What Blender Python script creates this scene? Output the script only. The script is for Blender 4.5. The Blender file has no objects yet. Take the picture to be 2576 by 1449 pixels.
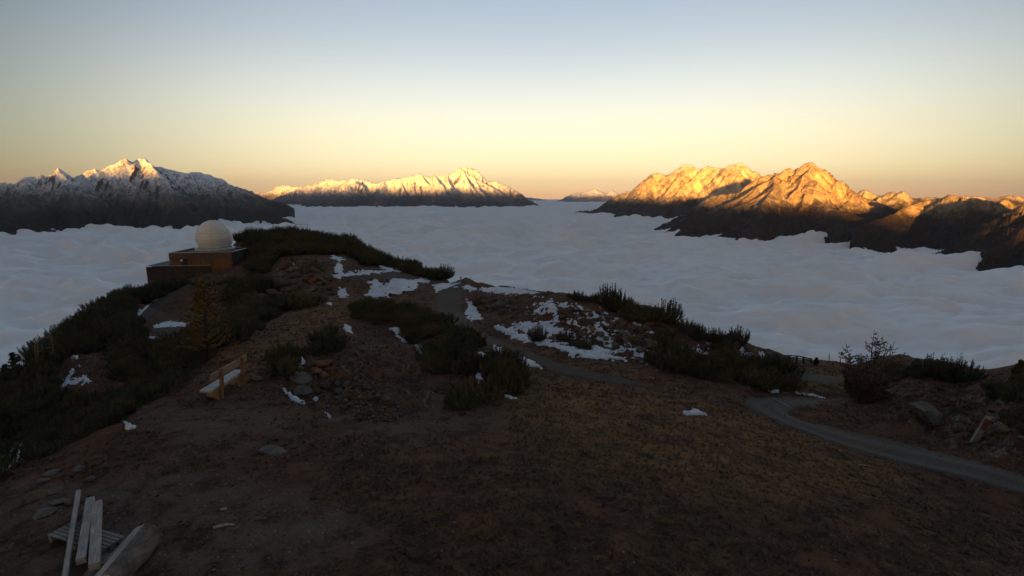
import bpy, bmesh, math, random, time
import numpy as np
from mathutils import Vector, Matrix
T0 = time.time()
random.seed(7); RNG = np.random.default_rng(7)
SC = bpy.context.scene
COL = SC.collection
# ------------------------------------------------------------------ camera, sky, sun, exposure
F = 1288.0                                  # focal length in pixels of a 2576 x 1449 frame
CAMZ = 7.0
PITCH = math.atan((724.5 - 494.0) / F)
cam_d = bpy.data.cameras.new("camera"); cam = bpy.data.objects.new("camera", cam_d); COL.objects.link(cam)
cam_d.sensor_width = 36.0; cam_d.lens = 18.0; cam_d.clip_start = 0.1; cam_d.clip_end = 300000.0
cam.location = (0, 0, CAMZ); cam.rotation_euler = (math.pi / 2 - PITCH, 0, 0)
SC.camera = cam
SUN_AZ = math.radians(14.0)                 # light travels forward and to the right
SUN_EL = math.radians(0.8)
sun_d = bpy.data.lights.new("sun", 'SUN'); sun = bpy.data.objects.new("sun", sun_d); COL.objects.link(sun)
sun_d.energy = 5.0; sun_d.angle = math.radians(1.2); sun_d.color = (1.0, 0.46, 0.09)
_d = Vector((math.sin(SUN_AZ) * math.cos(SUN_EL), math.cos(SUN_AZ) * math.cos(SUN_EL), -math.sin(SUN_EL)))
sun.rotation_euler = _d.to_track_quat('-Z', 'Y').to_euler()
sun.location = (0, -40, 60)
SC.view_settings.view_transform = 'Standard'; SC.view_settings.look = 'None'
SC.view_settings.exposure = 2.35; SC.view_settings.gamma = 1.0; SC.view_settings.use_curve_mapping = False
SC.cycles.use_denoising = True
try: SC.cycles.denoiser = 'OPENIMAGEDENOISE'
except Exception: pass
SC.cycles.max_bounces = 4; SC.cycles.diffuse_bounces = 2; SC.cycles.volume_bounces = 0
SC.cycles.use_light_tree = False

world = bpy.data.worlds.new("World"); SC.world = world; world.use_nodes = True
wn = world.node_tree.nodes; wl = world.node_tree.links; wn.clear()
def wnode(t, **k):
    n = wn.new(t)
    for a, b in k.items(): setattr(n, a, b)
    return n
w_out = wnode('ShaderNodeOutputWorld'); w_bg = wnode('ShaderNodeBackground'); w_bg2 = wnode('ShaderNodeBackground'); w_add = wnode('ShaderNodeAddShader')
tc = wnode('ShaderNodeTexCoord'); sx = wnode('ShaderNodeSeparateXYZ')
wl.new(tc.outputs['Generated'], sx.inputs[0])
sky = wnode('ShaderNodeTexSky', sky_type='NISHITA', sun_disc=False)
sky.sun_elevation = math.radians(2.0); sky.sun_rotation = math.pi + SUN_AZ; sky.altitude = 2200; sky.dust_density = 1.0
ramp = wnode('ShaderNodeValToRGB'); ramp.color_ramp.interpolation = 'B_SPLINE'
SKY_STOPS = [(0.0, (.90, .46, .22)), (0.018, (.97, .64, .30)), (0.055, (.97, .79, .46)), (0.11, (.93, .82, .55)), (0.17, (.76, .75, .65)),
             (0.25, (.47, .52, .55)), (0.34, (.31, .385, .47)), (0.48, (.26, .34, .45)), (0.70, (.42, .49, .58)), (1.0, (.58, .66, .78))]
cr = ramp.color_ramp
while len(cr.elements) < len(SKY_STOPS): cr.elements.new(0.5)
for e, (p, c) in zip(cr.elements, SKY_STOPS): e.position = p; e.color = (*c, 1)
wl.new(sx.outputs['Z'], ramp.inputs[0])
# the bright arch of the dawn sky: widest and palest ahead, fading with the angle from its middle
ARCH = Vector((math.sin(math.radians(5)), math.cos(math.radians(5)), 0.16)).normalized()
dot = wnode('ShaderNodeVectorMath', operation='DOT_PRODUCT'); wl.new(tc.outputs['Generated'], dot.inputs[0]); dot.inputs[1].default_value = ARCH
mr = wnode('ShaderNodeMapRange', interpolation_type='SMOOTHSTEP'); wl.new(dot.outputs['Value'], mr.inputs[0])
mr.inputs[1].default_value = 0.55; mr.inputs[2].default_value = 1.0; mr.inputs[3].default_value = 0.22; mr.inputs[4].default_value = 1.07
mixw = wnode('ShaderNodeMix', data_type='RGBA', blend_type='MULTIPLY'); mixw.inputs[0].default_value = 1.0
comb = wnode('ShaderNodeCombineColor')
for i, g in enumerate((1.12, 1.0, 0.90)):
    pw = wnode('ShaderNodeMath', operation='POWER'); wl.new(mr.outputs[0], pw.inputs[0]); pw.inputs[1].default_value = g
    wl.new(pw.outputs[0], comb.inputs[i])
wl.new(ramp.outputs[0], mixw.inputs[6]); wl.new(comb.outputs[0], mixw.inputs[7])
wl.new(mixw.outputs[2], w_bg.inputs[0]); w_bg.inputs[1].default_value = 0.215
wl.new(sky.outputs[0], w_bg2.inputs[0]); w_bg2.inputs[1].default_value = 0.012
wl.new(w_bg.outputs[0], w_add.inputs[0]); wl.new(w_bg2.outputs[0], w_add.inputs[1]); wl.new(w_add.outputs[0], w_out.inputs[0])

# ------------------------------------------------------------------ helpers
CP, SP = math.cos(PITCH), math.sin(PITCH)
def ray(px, py):
    a = (px - 1288.0) / F; v = (724.5 - py) / F
    yy = CP + SP * v
    return a / yy, (-SP + CP * v) / yy       # X/Y and (Z-CAMZ)/Y
def at(px, py, Y):
    a, s = ray(px, py); return (a * Y, Y, CAMZ + s * Y)
def project(x, y, z):
    dz = z - CAMZ
    f = y * CP - dz * SP; v = (y * SP + dz * CP) / f
    return 1288.0 + F * x / f, 724.5 - F * v
def _hash(ix, iy, seed):
    h = (ix.astype(np.int64) * 374761393 + iy.astype(np.int64) * 668265263 + seed * 1442695041) & 0xffffffff
    h = ((h ^ (h >> 13)) * 1274126177) & 0xffffffff
    return (h ^ (h >> 16)) & 0xffffffff
_GA = np.arange(256) * (2 * np.pi / 256); _GX = np.cos(_GA); _GY = np.sin(_GA)
def noise(x, y, seed=0):
    x0 = np.floor(x); y0 = np.floor(y); fx = x - x0; fy = y - y0
    ux = fx * fx * fx * (fx * (fx * 6 - 15) + 10); uy = fy * fy * fy * (fy * (fy * 6 - 15) + 10)
    r = 0
    for i in (0, 1):
        for j in (0, 1):
            h = _hash(x0 + i, y0 + j, seed) & 255
            g = _GX[h] * (fx - i) + _GY[h] * (fy - j)
            r = r + g * (ux if i else 1 - ux) * (uy if j else 1 - uy)
    return r * 1.45
def fbm(x, y, seed=0, o=4, g=0.5, l=2.03):
    a = 1.0; r = 0; t = 0
    for k in range(o):
        r = r + a * noise(x, y, seed + k * 17); t += a; a *= g; x = x * l + 3.7; y = y * l + 1.3
    return r / t
def ridged(x, y, seed=0, o=4, g=0.5, l=2.1):
    a = 1.0; r = 0; t = 0; w = 1.0
    for k in range(o):
        n = 1 - np.abs(noise(x, y, seed + k * 31)) * 1.6; n = np.clip(n, 0, 1) ** 2
        r = r + a * n * w; w = np.clip(n * 1.5, 0, 1); t += a; a *= g; x = x * l + 5.1; y = y * l + 2.3
    return r / t
def smooth(a, b, x):
    t = np.clip((x - a) / (b - a), 0, 1); return t * t * (3 - 2 * t)

def link(o, parent=None):
    COL.objects.link(o)
    if parent: o.parent = parent
    return o
def tag(o, label=None, cat=None, group=None, kind=None):
    if label: o['label'] = label
    if cat: o['category'] = cat
    if group: o['group'] = group
    if kind: o['kind'] = kind
    return o
def empty(name, loc, rz=0.0, label=None, cat=None, group=None):
    o = bpy.data.objects.new(name, None); o.empty_display_size = 0.2; o.location = loc; o.rotation_euler = (0, 0, rz)
    link(o); return tag(o, label, cat, group)
def mesh_np(name, V, Q, mat, parent=None, smooth_=True, attrs=None):
    """V (n,3), Q (m,4) or (m,3) int arrays"""
    me = bpy.data.meshes.new(name); V = np.asarray(V, np.float32); Q = np.asarray(Q, np.int32); k = Q.shape[1]
    me.vertices.add(len(V)); me.vertices.foreach_set('co', V.ravel())
    me.loops.add(Q.size); me.loops.foreach_set('vertex_index', Q.ravel())
    me.polygons.add(len(Q)); me.polygons.foreach_set('loop_start', np.arange(0, Q.size, k, dtype=np.int32))
    try: me.polygons.foreach_set('loop_total', np.full(len(Q), k, np.int32))
    except Exception: pass
    me.polygons.foreach_set('use_smooth', np.full(len(Q), smooth_))
    for n, a in (attrs or {}).items():
        at_ = me.attributes.new(n, 'FLOAT', 'POINT'); at_.data.foreach_set('value', np.asarray(a, np.float32).ravel())
    me.update(calc_edges=True); me.validate()
    if mat: me.materials.append(mat)
    o = bpy.data.objects.new(name, me); link(o, parent); return o
def grid_quads(nr, nc, mask=None):
    i = np.arange(nr - 1)[:, None] * nc + np.arange(nc - 1)[None, :]
    q = np.stack([i, i + 1, i + nc + 1, i + nc], -1).reshape(-1, 4)
    if mask is not None:
        m = mask[:-1, :-1] | mask[1:, :-1] | mask[:-1, 1:] | mask[1:, 1:]
        q = q[m.ravel()]
    return q
def compact(V, Q, attrs=None):
    used = np.unique(Q); mp = np.full(len(V), -1, np.int64); mp[used] = np.arange(len(used))
    return V[used], mp[Q], {k: a.ravel()[used] for k, a in (attrs or {}).items()}

# material helper
class NT:
    def __init__(s, name, rough=0.9, spec=0.2):
        s.m = bpy.data.materials.new(name); s.m.use_nodes = True; s.t = s.m.node_tree; s.b = s.t.nodes['Principled BSDF']
        s.b.inputs['Roughness'].default_value = rough; s.b.inputs['Specular IOR Level'].default_value = spec
        s.pos = None
    def n(s, t, ins=None, **k):
        n = s.t.nodes.new(t)
        for a, b in k.items(): setattr(n, a, b)
        for i, v in (ins or {}).items(): s.set(n.inputs[i], v)
        return n
    def set(s, sock, v):
        if hasattr(v, 'is_output') or isinstance(v, bpy.types.NodeSocket): s.t.links.new(v, sock)
        else: sock.default_value = v
    def geo(s, o='Position'):
        return s.n('ShaderNodeNewGeometry').outputs[o]
    def obj(s): return s.n('ShaderNodeTexCoord').outputs['Object']
    def noise(s, vec, scale, detail=4, rough=0.55, dist=0.0):
        return s.n('ShaderNodeTexNoise', {'Vector': vec, 'Scale': scale, 'Detail': detail, 'Roughness': rough, 'Distortion': dist}).outputs[0]
    def voro(s, vec, scale, feature='F1', out=0):
        return s.n('ShaderNodeTexVoronoi', {'Vector': vec, 'Scale': scale}, feature=feature).outputs[out]
    def scale(s, vec, sc):
        return s.n('ShaderNodeMapping', {0: vec, 'Scale': sc}).outputs[0]
    def math(s, op, a, b=0.0, c=None, clamp=False):
        n = s.n('ShaderNodeMath', {0: a, 1: b}, operation=op, use_clamp=clamp)
        if c is not None: s.set(n.inputs[2], c)
        return n.outputs[0]
    def step(s, v, a, b, lo=0.0, hi=1.0, smoothi=True):
        return s.n('ShaderNodeMapRange', {0: v, 1: a, 2: b, 3: lo, 4: hi}, interpolation_type='SMOOTHSTEP' if smoothi else 'LINEAR').outputs[0]
    def mix(s, f, a, b, blend='MIX'):
        n = s.n('ShaderNodeMix', data_type='RGBA', blend_type=blend)
        for i, v in ((0, f), (6, a), (7, b)):
            if isinstance(v, tuple) and len(v) == 3: v = (*v, 1.0)
            s.set(n.inputs[i], v)
        return n.outputs[2]
    def ramp(s, v, stops, interp='LINEAR'):
        n = s.n('ShaderNodeValToRGB', {0: v}); c = n.color_ramp; c.interpolation = interp
        while len(c.elements) < len(stops): c.elements.new(0.5)
        for e, (p, col) in zip(c.elements, stops): e.position = p; e.color = (*col, 1)
        return n.outputs[0]
    def attr(s, name): return s.n('ShaderNodeAttribute', attribute_name=name).outputs['Fac']
    def sep(s, v, i): return s.n('ShaderNodeSeparateXYZ', {0: v}).outputs[i]
    def bump(s, h, strength, dist, normal=None):
        n = s.n('ShaderNodeBump', {'Height': h, 'Strength': strength, 'Distance': dist})
        if normal is not None: s.set(n.inputs['Normal'], normal)
        return n.outputs[0]
    def color(s, c):
        if isinstance(c, tuple) and len(c) == 3: c = (*c, 1.0)
        s.set(s.b.inputs['Base Color'], c)
    def normal(s, nn): s.set(s.b.inputs['Normal'], nn)

# ------------------------------------------------------------------ the mountains
CLOUD_Z = -493.0
def mat_mountain(name, rock_a, rock_b, forest, snow_lo, snow_hi, snow_noise, forest_top, k=1.0, steep=0.55, sparse=0.0):
    """rock, forest and snow by height, steepness and noise; k scales the detail with the distance of the range"""
    m = NT(name, 0.95, 0.1); P = m.geo(); N = m.geo('Normal'); z = m.sep(P, 2); nz = m.sep(N, 2)
    n1 = m.noise(P, 0.0016 / k, 6, 0.6, 0.4); n2 = m.noise(P, 0.008 / k, 8, 0.72, 0.8); n3 = m.noise(m.scale(P, (1, 1, 0.45)), 0.030 / k, 5, 0.75)
    rock = m.mix(m.step(n2, 0.35, 0.65), rock_a, rock_b)
    rock = m.mix(m.step(n3, 0.45, 0.75, 0, 0.45), rock, (0.5 * rock_b[0] + 0.05, 0.5 * rock_b[1] + 0.05, 0.5 * rock_b[2] + 0.05))
    rock = m.mix(m.step(m.attr('gul'), 0.42, 0.15, 0, 0.55), rock, tuple(min(1, 1.35 * v) for v in rock_b))
    ft = m.math('MULTIPLY_ADD', n1, 500.0 * k, z); ft = m.math('MULTIPLY_ADD', n2, 260.0 * k, ft)
    fr = m.step(ft, forest_top + 380 * k - 120 * k, forest_top + 380 * k + 140 * k, 1.0, 0.0)
    fcol = m.mix(m.step(n3, 0.4, 0.7), forest, (forest[0] * 2.2 + 0.01, forest[1] * 1.8 + 0.005, forest[2] * 1.4))
    base = m.mix(fr, rock, fcol)
    sh = m.math('MULTIPLY_ADD', n2, snow_noise, z); sh = m.math('MULTIPLY_ADD', n3, snow_noise * 0.6, sh)
    sn = m.step(sh, snow_lo + 0.8 * snow_noise, snow_hi + 0.8 * snow_noise)
    st = m.math('MULTIPLY_ADD', m.math('SUBTRACT', n3, 0.5), 0.55, nz)
    st = m.math('MULTIPLY_ADD', m.math('SUBTRACT', n2, 0.5), 0.8, st)
    st = m.math('MULTIPLY_ADD', m.math('SUBTRACT', 0.45, m.attr('gul')), 0.9, st)
    sn = m.math('MULTIPLY', sn, m.step(st, steep - 0.16, steep + 0.14)); n4 = m.noise(m.scale(P, (1, 1, 0.3)), 0.02 / k, 6, 0.75)
    sn = m.math('MULTIPLY', sn, m.step(n4, 0.36, 0.58, 0.35, 1.0))
    col = m.mix(sn, base, (0.88, 0.90, 0.94))
    m.color(col)
    b = m.bump(n2, 0.7, 26.0 * k); b = m.bump(n3, 0.7, 10.0 * k, b)
    m.normal(b); return m.m

def rough_line(pts, amp, seed, n=3):
    """pixel polyline with depths -> 3D polyline with small irregularities between the given points"""
    r = random.Random(seed); P = [Vector(at(*p)) for p in pts]
    for it in range(n):
        Q = [P[0]]
        for a, b in zip(P, P[1:]):
            L = (b - a).length
            m = (a + b) / 2
            if L > 40: m += Vector((r.uniform(-.08, .08) * L, r.uniform(-.08, .08) * L, r.uniform(-1, 1) * min(amp, L * 0.17)))
            Q += [m, b]
        P = Q; amp *= 0.6
    return P
def make_spurs(line, r, step, slope, length, back=0.4, sub=3, wob=0.35):
    """descending side ridges that branch off the crest, each with smaller ones of its own"""
    segs = []; acc = 0.0
    for a, b in zip(line, line[1:]):
        d = b - a; L = math.hypot(d.x, d.y); acc += L
        if acc < step * r.uniform(0.7, 1.3): continue
        acc = 0.0
        for side in (0, 1):
            if side and r.random() > back: continue
            nrm = Vector((d.y, -d.x, 0)); nrm = nrm.normalized() if nrm.length > 1e-6 else Vector((0, -1, 0))
            if nrm.y > 0: nrm = -nrm
            if side: nrm = -nrm
            dirv = math.atan2(nrm.y, nrm.x) + r.uniform(-.45, .45)
            stack = [(b.copy(), dirv, slope * r.uniform(.8, 1.15), length * r.uniform(.6, 1.3), sub)]
            while stack:
                p, an, sl, ln, lev = stack.pop(); st = length / 9.0; t = 0.0
                while t < ln and p.z > CLOUD_Z - 120:
                    an += r.uniform(-wob, wob) * 0.6
                    s = sl * r.uniform(.55, 1.5)
                    q = p + Vector((math.cos(an) * st, math.sin(an) * st, -st * s)); segs.append((p, q)); p = q; t += st
                    if lev > 0 and r.random() < 0.5:
                        stack.append((p.copy(), an + r.choice((-1, 1)) * r.uniform(.5, 1.0), sl * r.uniform(1.15, 1.5), (ln - t) * r.uniform(.4, .8), lev - 1))
    return segs
def massif(name, label, lines, mat, urange, yrange, res, slope=0.72, spur_step=700, spur_slope=0.42, spur_len=2600, k=1.0, seed=1, rough=1.0, power=1):
    r = random.Random(seed); segs = []
    for i, ln in enumerate(lines):
        P = rough_line(ln, 42.0 * k, seed * 31 + i, 4)
        segs += list(zip(P, P[1:])); segs += make_spurs(P, r, spur_step * k, spur_slope, spur_len * k)
    nc, nr = res
    U = np.linspace(urange[0], urange[1], nc); Y = np.geomspace(yrange[0], yrange[1], nr)
    X = Y[:, None] * U[None, :]; YY = np.repeat(Y[:, None], nc, 1)
    # irregular distances: the plan is warped a little
    wx = X + 60 * k * fbm(X / (500 * k), YY / (500 * k), seed, 3) + 14 * k * fbm(X / (150 * k), YY / (150 * k), seed + 5, 3)
    wy = YY + 60 * k * fbm(X / (500 * k), YY / (500 * k), seed + 9, 3) + 14 * k * fbm(X / (150 * k), YY / (150 * k), seed + 13, 3)
    Z = np.full((nr, nc), -1e9); D = np.full((nr, nc), 1e9)
    lnY0, lnd = math.log(Y[0]), math.log(Y[1] / Y[0])
    for a, b in segs:
        R = (max(a.z, b.z) - (CLOUD_Z - 220)) / slope * 1.25 + 250 * k
        y0 = max(min(a.y, b.y) - R, Y[0]); y1 = max(a.y, b.y) + R
        if y1 < Y[0] or y0 > Y[-1]: continue
        j0 = max(0, int((math.log(y0) - lnY0) / lnd)); j1 = min(nr, int((math.log(y1) - lnY0) / lnd) + 2)
        us = [(min(a.x, b.x) - R) / y for y in (y0, y1)] + [(max(a.x, b.x) + R) / y for y in (y0, y1)]
        i0 = max(0, int((min(us) - U[0]) / (U[1] - U[0]))); i1 = min(nc, int((max(us) - U[0]) / (U[1] - U[0])) + 2)
        if j1 <= j0 or i1 <= i0: continue
        x = wx[j0:j1, i0:i1]; y = wy[j0:j1, i0:i1]
        dx, dy = b.x - a.x, b.y - a.y; L2 = dx * dx + dy * dy + 1e-6
        t = np.clip(((x - a.x) * dx + (y - a.y) * dy) / L2, 0, 1)
        d = np.hypot(x - a.x - t * dx, y - a.y - t * dy)
        h = a.z + (b.z - a.z) * t
        z = h - slope * d - 0.12 * slope * np.minimum(d, 160 * k)
        sub = Z[j0:j1, i0:i1]; m = z > sub; sub[m] = z[m]; sd = D[j0:j1, i0:i1]; sd[m] = d[m]
    kk = np.clip(D / (260 * k), 0, 1)
    rn = ridged(X / (420 * k), YY / (420 * k), seed + 3, 5, 0.5)
    gl = ridged((X + 0.2 * YY) / (150 * k), YY / (620 * k), seed + 8, 4, 0.5)
    Z = Z + rough * kk * (100 * k * (rn - 0.4) + 110 * k * (gl - 0.4)) + rough * 9 * k * fbm(X / (60 * k), YY / (60 * k), seed + 21, 4) * (0.25 + kk)
    mask = Z > CLOUD_Z - 260
    V = np.stack([X, YY, np.maximum(Z, CLOUD_Z - 400)], -1).reshape(-1, 3)
    gul = np.clip(0.5 + 1.1 * (gl - 0.42) + 0.8 * (rn - 0.42), 0, 1) * kk + 0.45 * (1 - kk)
    V, Q, A_ = compact(V, grid_quads(nr, nc, mask), {'gul': gul})
    return tag(mesh_np(name, V, Q, mat, attrs=A_), label, kind='structure')

K_ = 1000.0
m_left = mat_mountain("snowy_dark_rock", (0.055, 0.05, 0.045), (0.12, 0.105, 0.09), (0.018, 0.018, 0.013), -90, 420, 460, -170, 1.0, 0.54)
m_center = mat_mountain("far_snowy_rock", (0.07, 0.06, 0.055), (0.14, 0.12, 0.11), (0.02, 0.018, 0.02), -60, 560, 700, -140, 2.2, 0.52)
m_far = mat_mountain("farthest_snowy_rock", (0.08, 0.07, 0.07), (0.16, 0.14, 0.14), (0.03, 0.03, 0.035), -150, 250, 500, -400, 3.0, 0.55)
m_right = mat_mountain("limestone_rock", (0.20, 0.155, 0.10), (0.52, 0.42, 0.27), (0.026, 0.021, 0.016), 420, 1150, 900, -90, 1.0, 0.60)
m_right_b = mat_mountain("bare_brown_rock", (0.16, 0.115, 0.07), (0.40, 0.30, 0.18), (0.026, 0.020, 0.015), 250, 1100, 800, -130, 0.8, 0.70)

H = [(-60,548,6.4*K_),(0,534,6.9*K_),(43,514,7.3*K_),(97,491,7.9*K_),(143,477,8.2*K_),(184,463,8.5*K_),(224,445,8.7*K_),(258,431,8.9*K_),(287,418,9.0*K_),(298,407,9.1*K_),(311,398,9.2*K_),
     (318,405,9.3*K_),(333,405,9.3*K_),(341,401,9.4*K_),(363,398,9.5*K_),(376,411,9.6*K_),(387,421,9.7*K_),(416,424,9.9*K_),(445,431,10.1*K_),(473,435,10.4*K_),(502,432,10.7*K_),(525,438,11.0*K_),
     (551,448,11.4*K_),(574,462,11.7*K_),(597,477,12.0*K_),(617,486,12.2*K_),(646,503,12.5*K_),(669,520,12.8*K_),(702,543,13.0*K_)]
H2 = [(597,478,12.0*K_),(620,515,11.8*K_),(660,548,11.5*K_),(700,558,11.3*K_)]
massif("mountain_massif", "snow dusted mountain massif rising from the clouds at the left, twin summits, dark lower slopes", [H, H2], m_left, (-1.25, -0.42), (5.3*K_, 14.5*K_), (520, 330),
       slope=1.0, spur_step=420, spur_slope=0.52, spur_len=2500, k=1.0, seed=3)
G = [(-90,470,11.5*K_),(0,461,11.6*K_),(37,461,11.7*K_),(72,444,11.8*K_),(95,444,11.9*K_),(99,437,11.9*K_),(115,445,12*K_),(138,434,12*K_),(149,421,12*K_),(163,430,12.1*K_),(178,440,12.2*K_),(191,446,12.3*K_),
     (201,440,12.4*K_),(224,427,12.5*K_),(238,423,12.6*K_),(252,428,12.7*K_),(290,436,12.9*K_)]
massif("mountain_ridge", "jagged snowy ridge with a pink lit peak behind the left massif", [G], m_left, (-1.15, -0.72), (9.5*K_, 14*K_), (300, 150), slope=1.05, spur_step=420, spur_slope=0.6, spur_len=2000, k=1.0, seed=8)
J = [(604,482,45*K_),(631,484,44*K_),(672,485,42*K_),(679,482,41*K_),(696,468,39*K_),(722,464,37*K_),(747,470,35*K_),(775,465,33*K_),(802,458,31*K_),(826,451,30*K_),(857,453,29*K_),(878,456,28*K_),
     (895,449,27.5*K_),(915,450,27*K_),(932,458,26.8*K_),(963,456,26.6*K_),(997,449,26.6*K_),(1021,442,26.6*K_),(1049,437,26.6*K_),(1066,439,26.6*K_),(1083,444,26.6*K_),(1117,441,26.6*K_),(1145,432,26.6*K_),
     (1158,422,26.6*K_),(1169,419,26.6*K_),(1186,424,26.6*K_),(1203,432,26.6*K_),(1220,448,26.6*K_),(1230,456,26.6*K_),(1254,459,26.8*K_),(1271,465,27*K_),(1289,475,27.3*K_),(1309,489,27.6*K_),(1333,504,27.9*K_),(1353,519,28.2*K_)]
J2 = [(902,455,26.5*K_),(880,470,25.6*K_),(850,490,25*K_),(800,512,24.8*K_)]
massif("mountain_range", "long snowy mountain range in the middle distance with golden crest and one high summit", [J, J2], m_center, (-0.58, 0.10), (21*K_, 47*K_), (620, 300),
       slope=1.0, spur_step=330, spur_slope=0.58, spur_len=1900, k=2.2, seed=12, rough=0.8)
KK = [(1411,503,50*K_),(1433,492,50*K_),(1458,481,50*K_),(1474,484,50*K_),(1496,474,50*K_),(1511,483,50*K_),(1518,487,50*K_),(1530,487,50*K_),(1540,479,50*K_),(1556,489,50*K_),(1590,480,50*K_),(1640,490,50*K_)]
massif("distant_mountain", "small faint snowy peaks on the horizon right of the long range", [KK], m_far, (0.08, 0.30), (44*K_, 56*K_), (170, 60), slope=0.5, spur_step=500, spur_slope=0.45, spur_len=1800, k=2.6, seed=5, rough=0.6)
LL = [(1318,496,66*K_),(1340,498,66*K_),(1360,501,66*K_),(1378,503,66*K_)]
massif("distant_hill", "low dark hill line on the horizon between the ranges", [LL], m_far, (0.01, 0.09), (60*K_, 72*K_), (70, 30), slope=0.3, spur_step=900, spur_slope=0.3, spur_len=1500, k=2.6, seed=6, rough=0.4)
FF = [(1433,538,15.6*K_),(1467,530,15.5*K_),(1508,524,15.4*K_),(1537,516,15.3*K_),(1543,502,15.2*K_),(1562,489,15.1*K_),(1603,473,14.8*K_),(1615,457,14.6*K_),(1637,437,14.4*K_),(1647,435,14.2*K_),(1672,440,14*K_),
      (1691,434,13.8*K_),(1719,413,13.6*K_),(1729,413,13.5*K_),(1748,423,13.3*K_),(1763,424,13.2*K_),(1776,418,13*K_),(1798,420,12.9*K_),(1814,424,12.7*K_),(1829,423,12.5*K_),(1836,413,12.4*K_),(1855,410,12.3*K_),
      (1877,416,12.2*K_),(1902,431,12.1*K_),(1930,445,12*K_),(1990,460,11.6*K_),(2050,470,11.4*K_)]
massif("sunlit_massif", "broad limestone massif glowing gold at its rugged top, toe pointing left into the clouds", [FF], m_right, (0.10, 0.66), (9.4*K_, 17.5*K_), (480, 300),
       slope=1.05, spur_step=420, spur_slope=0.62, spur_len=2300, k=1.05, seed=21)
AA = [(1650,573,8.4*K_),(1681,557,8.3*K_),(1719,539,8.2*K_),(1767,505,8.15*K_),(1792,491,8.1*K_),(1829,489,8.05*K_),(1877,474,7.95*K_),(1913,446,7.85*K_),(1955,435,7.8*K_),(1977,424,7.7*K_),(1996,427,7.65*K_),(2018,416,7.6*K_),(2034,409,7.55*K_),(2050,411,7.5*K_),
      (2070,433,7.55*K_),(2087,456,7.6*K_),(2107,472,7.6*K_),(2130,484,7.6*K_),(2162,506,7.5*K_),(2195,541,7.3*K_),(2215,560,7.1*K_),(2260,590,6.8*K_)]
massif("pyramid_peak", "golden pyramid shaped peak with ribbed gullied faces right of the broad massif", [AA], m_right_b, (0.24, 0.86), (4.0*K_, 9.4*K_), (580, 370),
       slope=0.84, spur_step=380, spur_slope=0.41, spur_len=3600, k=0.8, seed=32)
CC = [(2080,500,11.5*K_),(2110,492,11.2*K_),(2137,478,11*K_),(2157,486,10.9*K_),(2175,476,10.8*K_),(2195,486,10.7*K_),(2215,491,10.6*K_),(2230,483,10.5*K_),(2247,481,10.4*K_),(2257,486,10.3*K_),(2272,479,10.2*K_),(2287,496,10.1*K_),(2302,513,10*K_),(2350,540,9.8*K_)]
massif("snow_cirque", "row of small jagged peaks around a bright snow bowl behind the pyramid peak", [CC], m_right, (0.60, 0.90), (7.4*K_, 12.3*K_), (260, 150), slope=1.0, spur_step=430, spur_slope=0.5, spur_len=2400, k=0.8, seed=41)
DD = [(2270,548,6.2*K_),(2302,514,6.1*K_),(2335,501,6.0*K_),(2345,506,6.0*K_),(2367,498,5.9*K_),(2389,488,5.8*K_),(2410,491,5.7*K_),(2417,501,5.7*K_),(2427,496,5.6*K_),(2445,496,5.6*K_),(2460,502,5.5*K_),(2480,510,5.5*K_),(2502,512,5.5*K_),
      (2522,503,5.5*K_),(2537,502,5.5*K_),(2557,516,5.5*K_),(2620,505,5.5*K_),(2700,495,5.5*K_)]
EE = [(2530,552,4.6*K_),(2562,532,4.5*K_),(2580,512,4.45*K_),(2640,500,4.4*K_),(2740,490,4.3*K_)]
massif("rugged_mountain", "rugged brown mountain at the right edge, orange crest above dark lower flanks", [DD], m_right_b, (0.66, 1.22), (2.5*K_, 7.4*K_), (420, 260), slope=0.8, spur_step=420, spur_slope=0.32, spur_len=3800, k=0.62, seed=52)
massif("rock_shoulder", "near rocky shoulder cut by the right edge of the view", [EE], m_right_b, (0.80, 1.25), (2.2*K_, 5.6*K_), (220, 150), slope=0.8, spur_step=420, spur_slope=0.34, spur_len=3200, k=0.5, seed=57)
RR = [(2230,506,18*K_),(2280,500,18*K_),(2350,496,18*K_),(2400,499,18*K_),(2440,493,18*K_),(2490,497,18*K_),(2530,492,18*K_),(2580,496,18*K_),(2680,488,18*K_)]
massif("strip_cover_ridge", "faint ridge line added to cover the pale strip in the gaps at the right edge", [RR], m_right, (0.70, 1.15), (16.5*K_, 20*K_), (240, 60), slope=0.7, spur_step=500, spur_slope=0.5, spur_len=1500, k=1.2, seed=63)  # added ridge that covers the pale haze strip above the right crest
print("mountains", time.time() - T0)

# unseen ridge added behind the viewpoint, shaped to shade the valley and near slopes
def shading_ridge():
    ca, sa = math.cos(SUN_AZ), math.sin(SUN_AZ)
    S = np.linspace(-22, 22, 180) * K_; T = np.linspace(-1, 1, 24)
    D0 = 12.0 * K_
    prof = np.interp(S, np.array([-22, -16, -8.5, -4, -1, 1, 2.4, 3.3, 6, 22]) * K_, [1050, 1010, 815, 850, 560, 330, 175, -60, -90, -90])
    prof = prof + 60 * fbm(S / 900, S * 0, 77, 5)
    SS, TT = np.meshgrid(S, T)
    W = 3200.0
    h = prof[None, :] - np.abs(TT) * (prof[None, :] + 1000) + 160 * ridged(SS / 1500, TT * 3, 70, 4) * (np.abs(TT) ** 0.7) * (1 - np.abs(TT))
    along = -D0 + TT * W
    X = SS * ca + along * sa; Y = -SS * sa + along * ca
    V = np.stack([X, Y, h], -1).reshape(-1, 3)
    tag(mesh_np("sun_blocking_crest", V, grid_quads(len(T), len(S)), m_left), "unseen mountain crest added behind the viewpoint to block the low sun", kind='structure')
shading_ridge()

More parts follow.
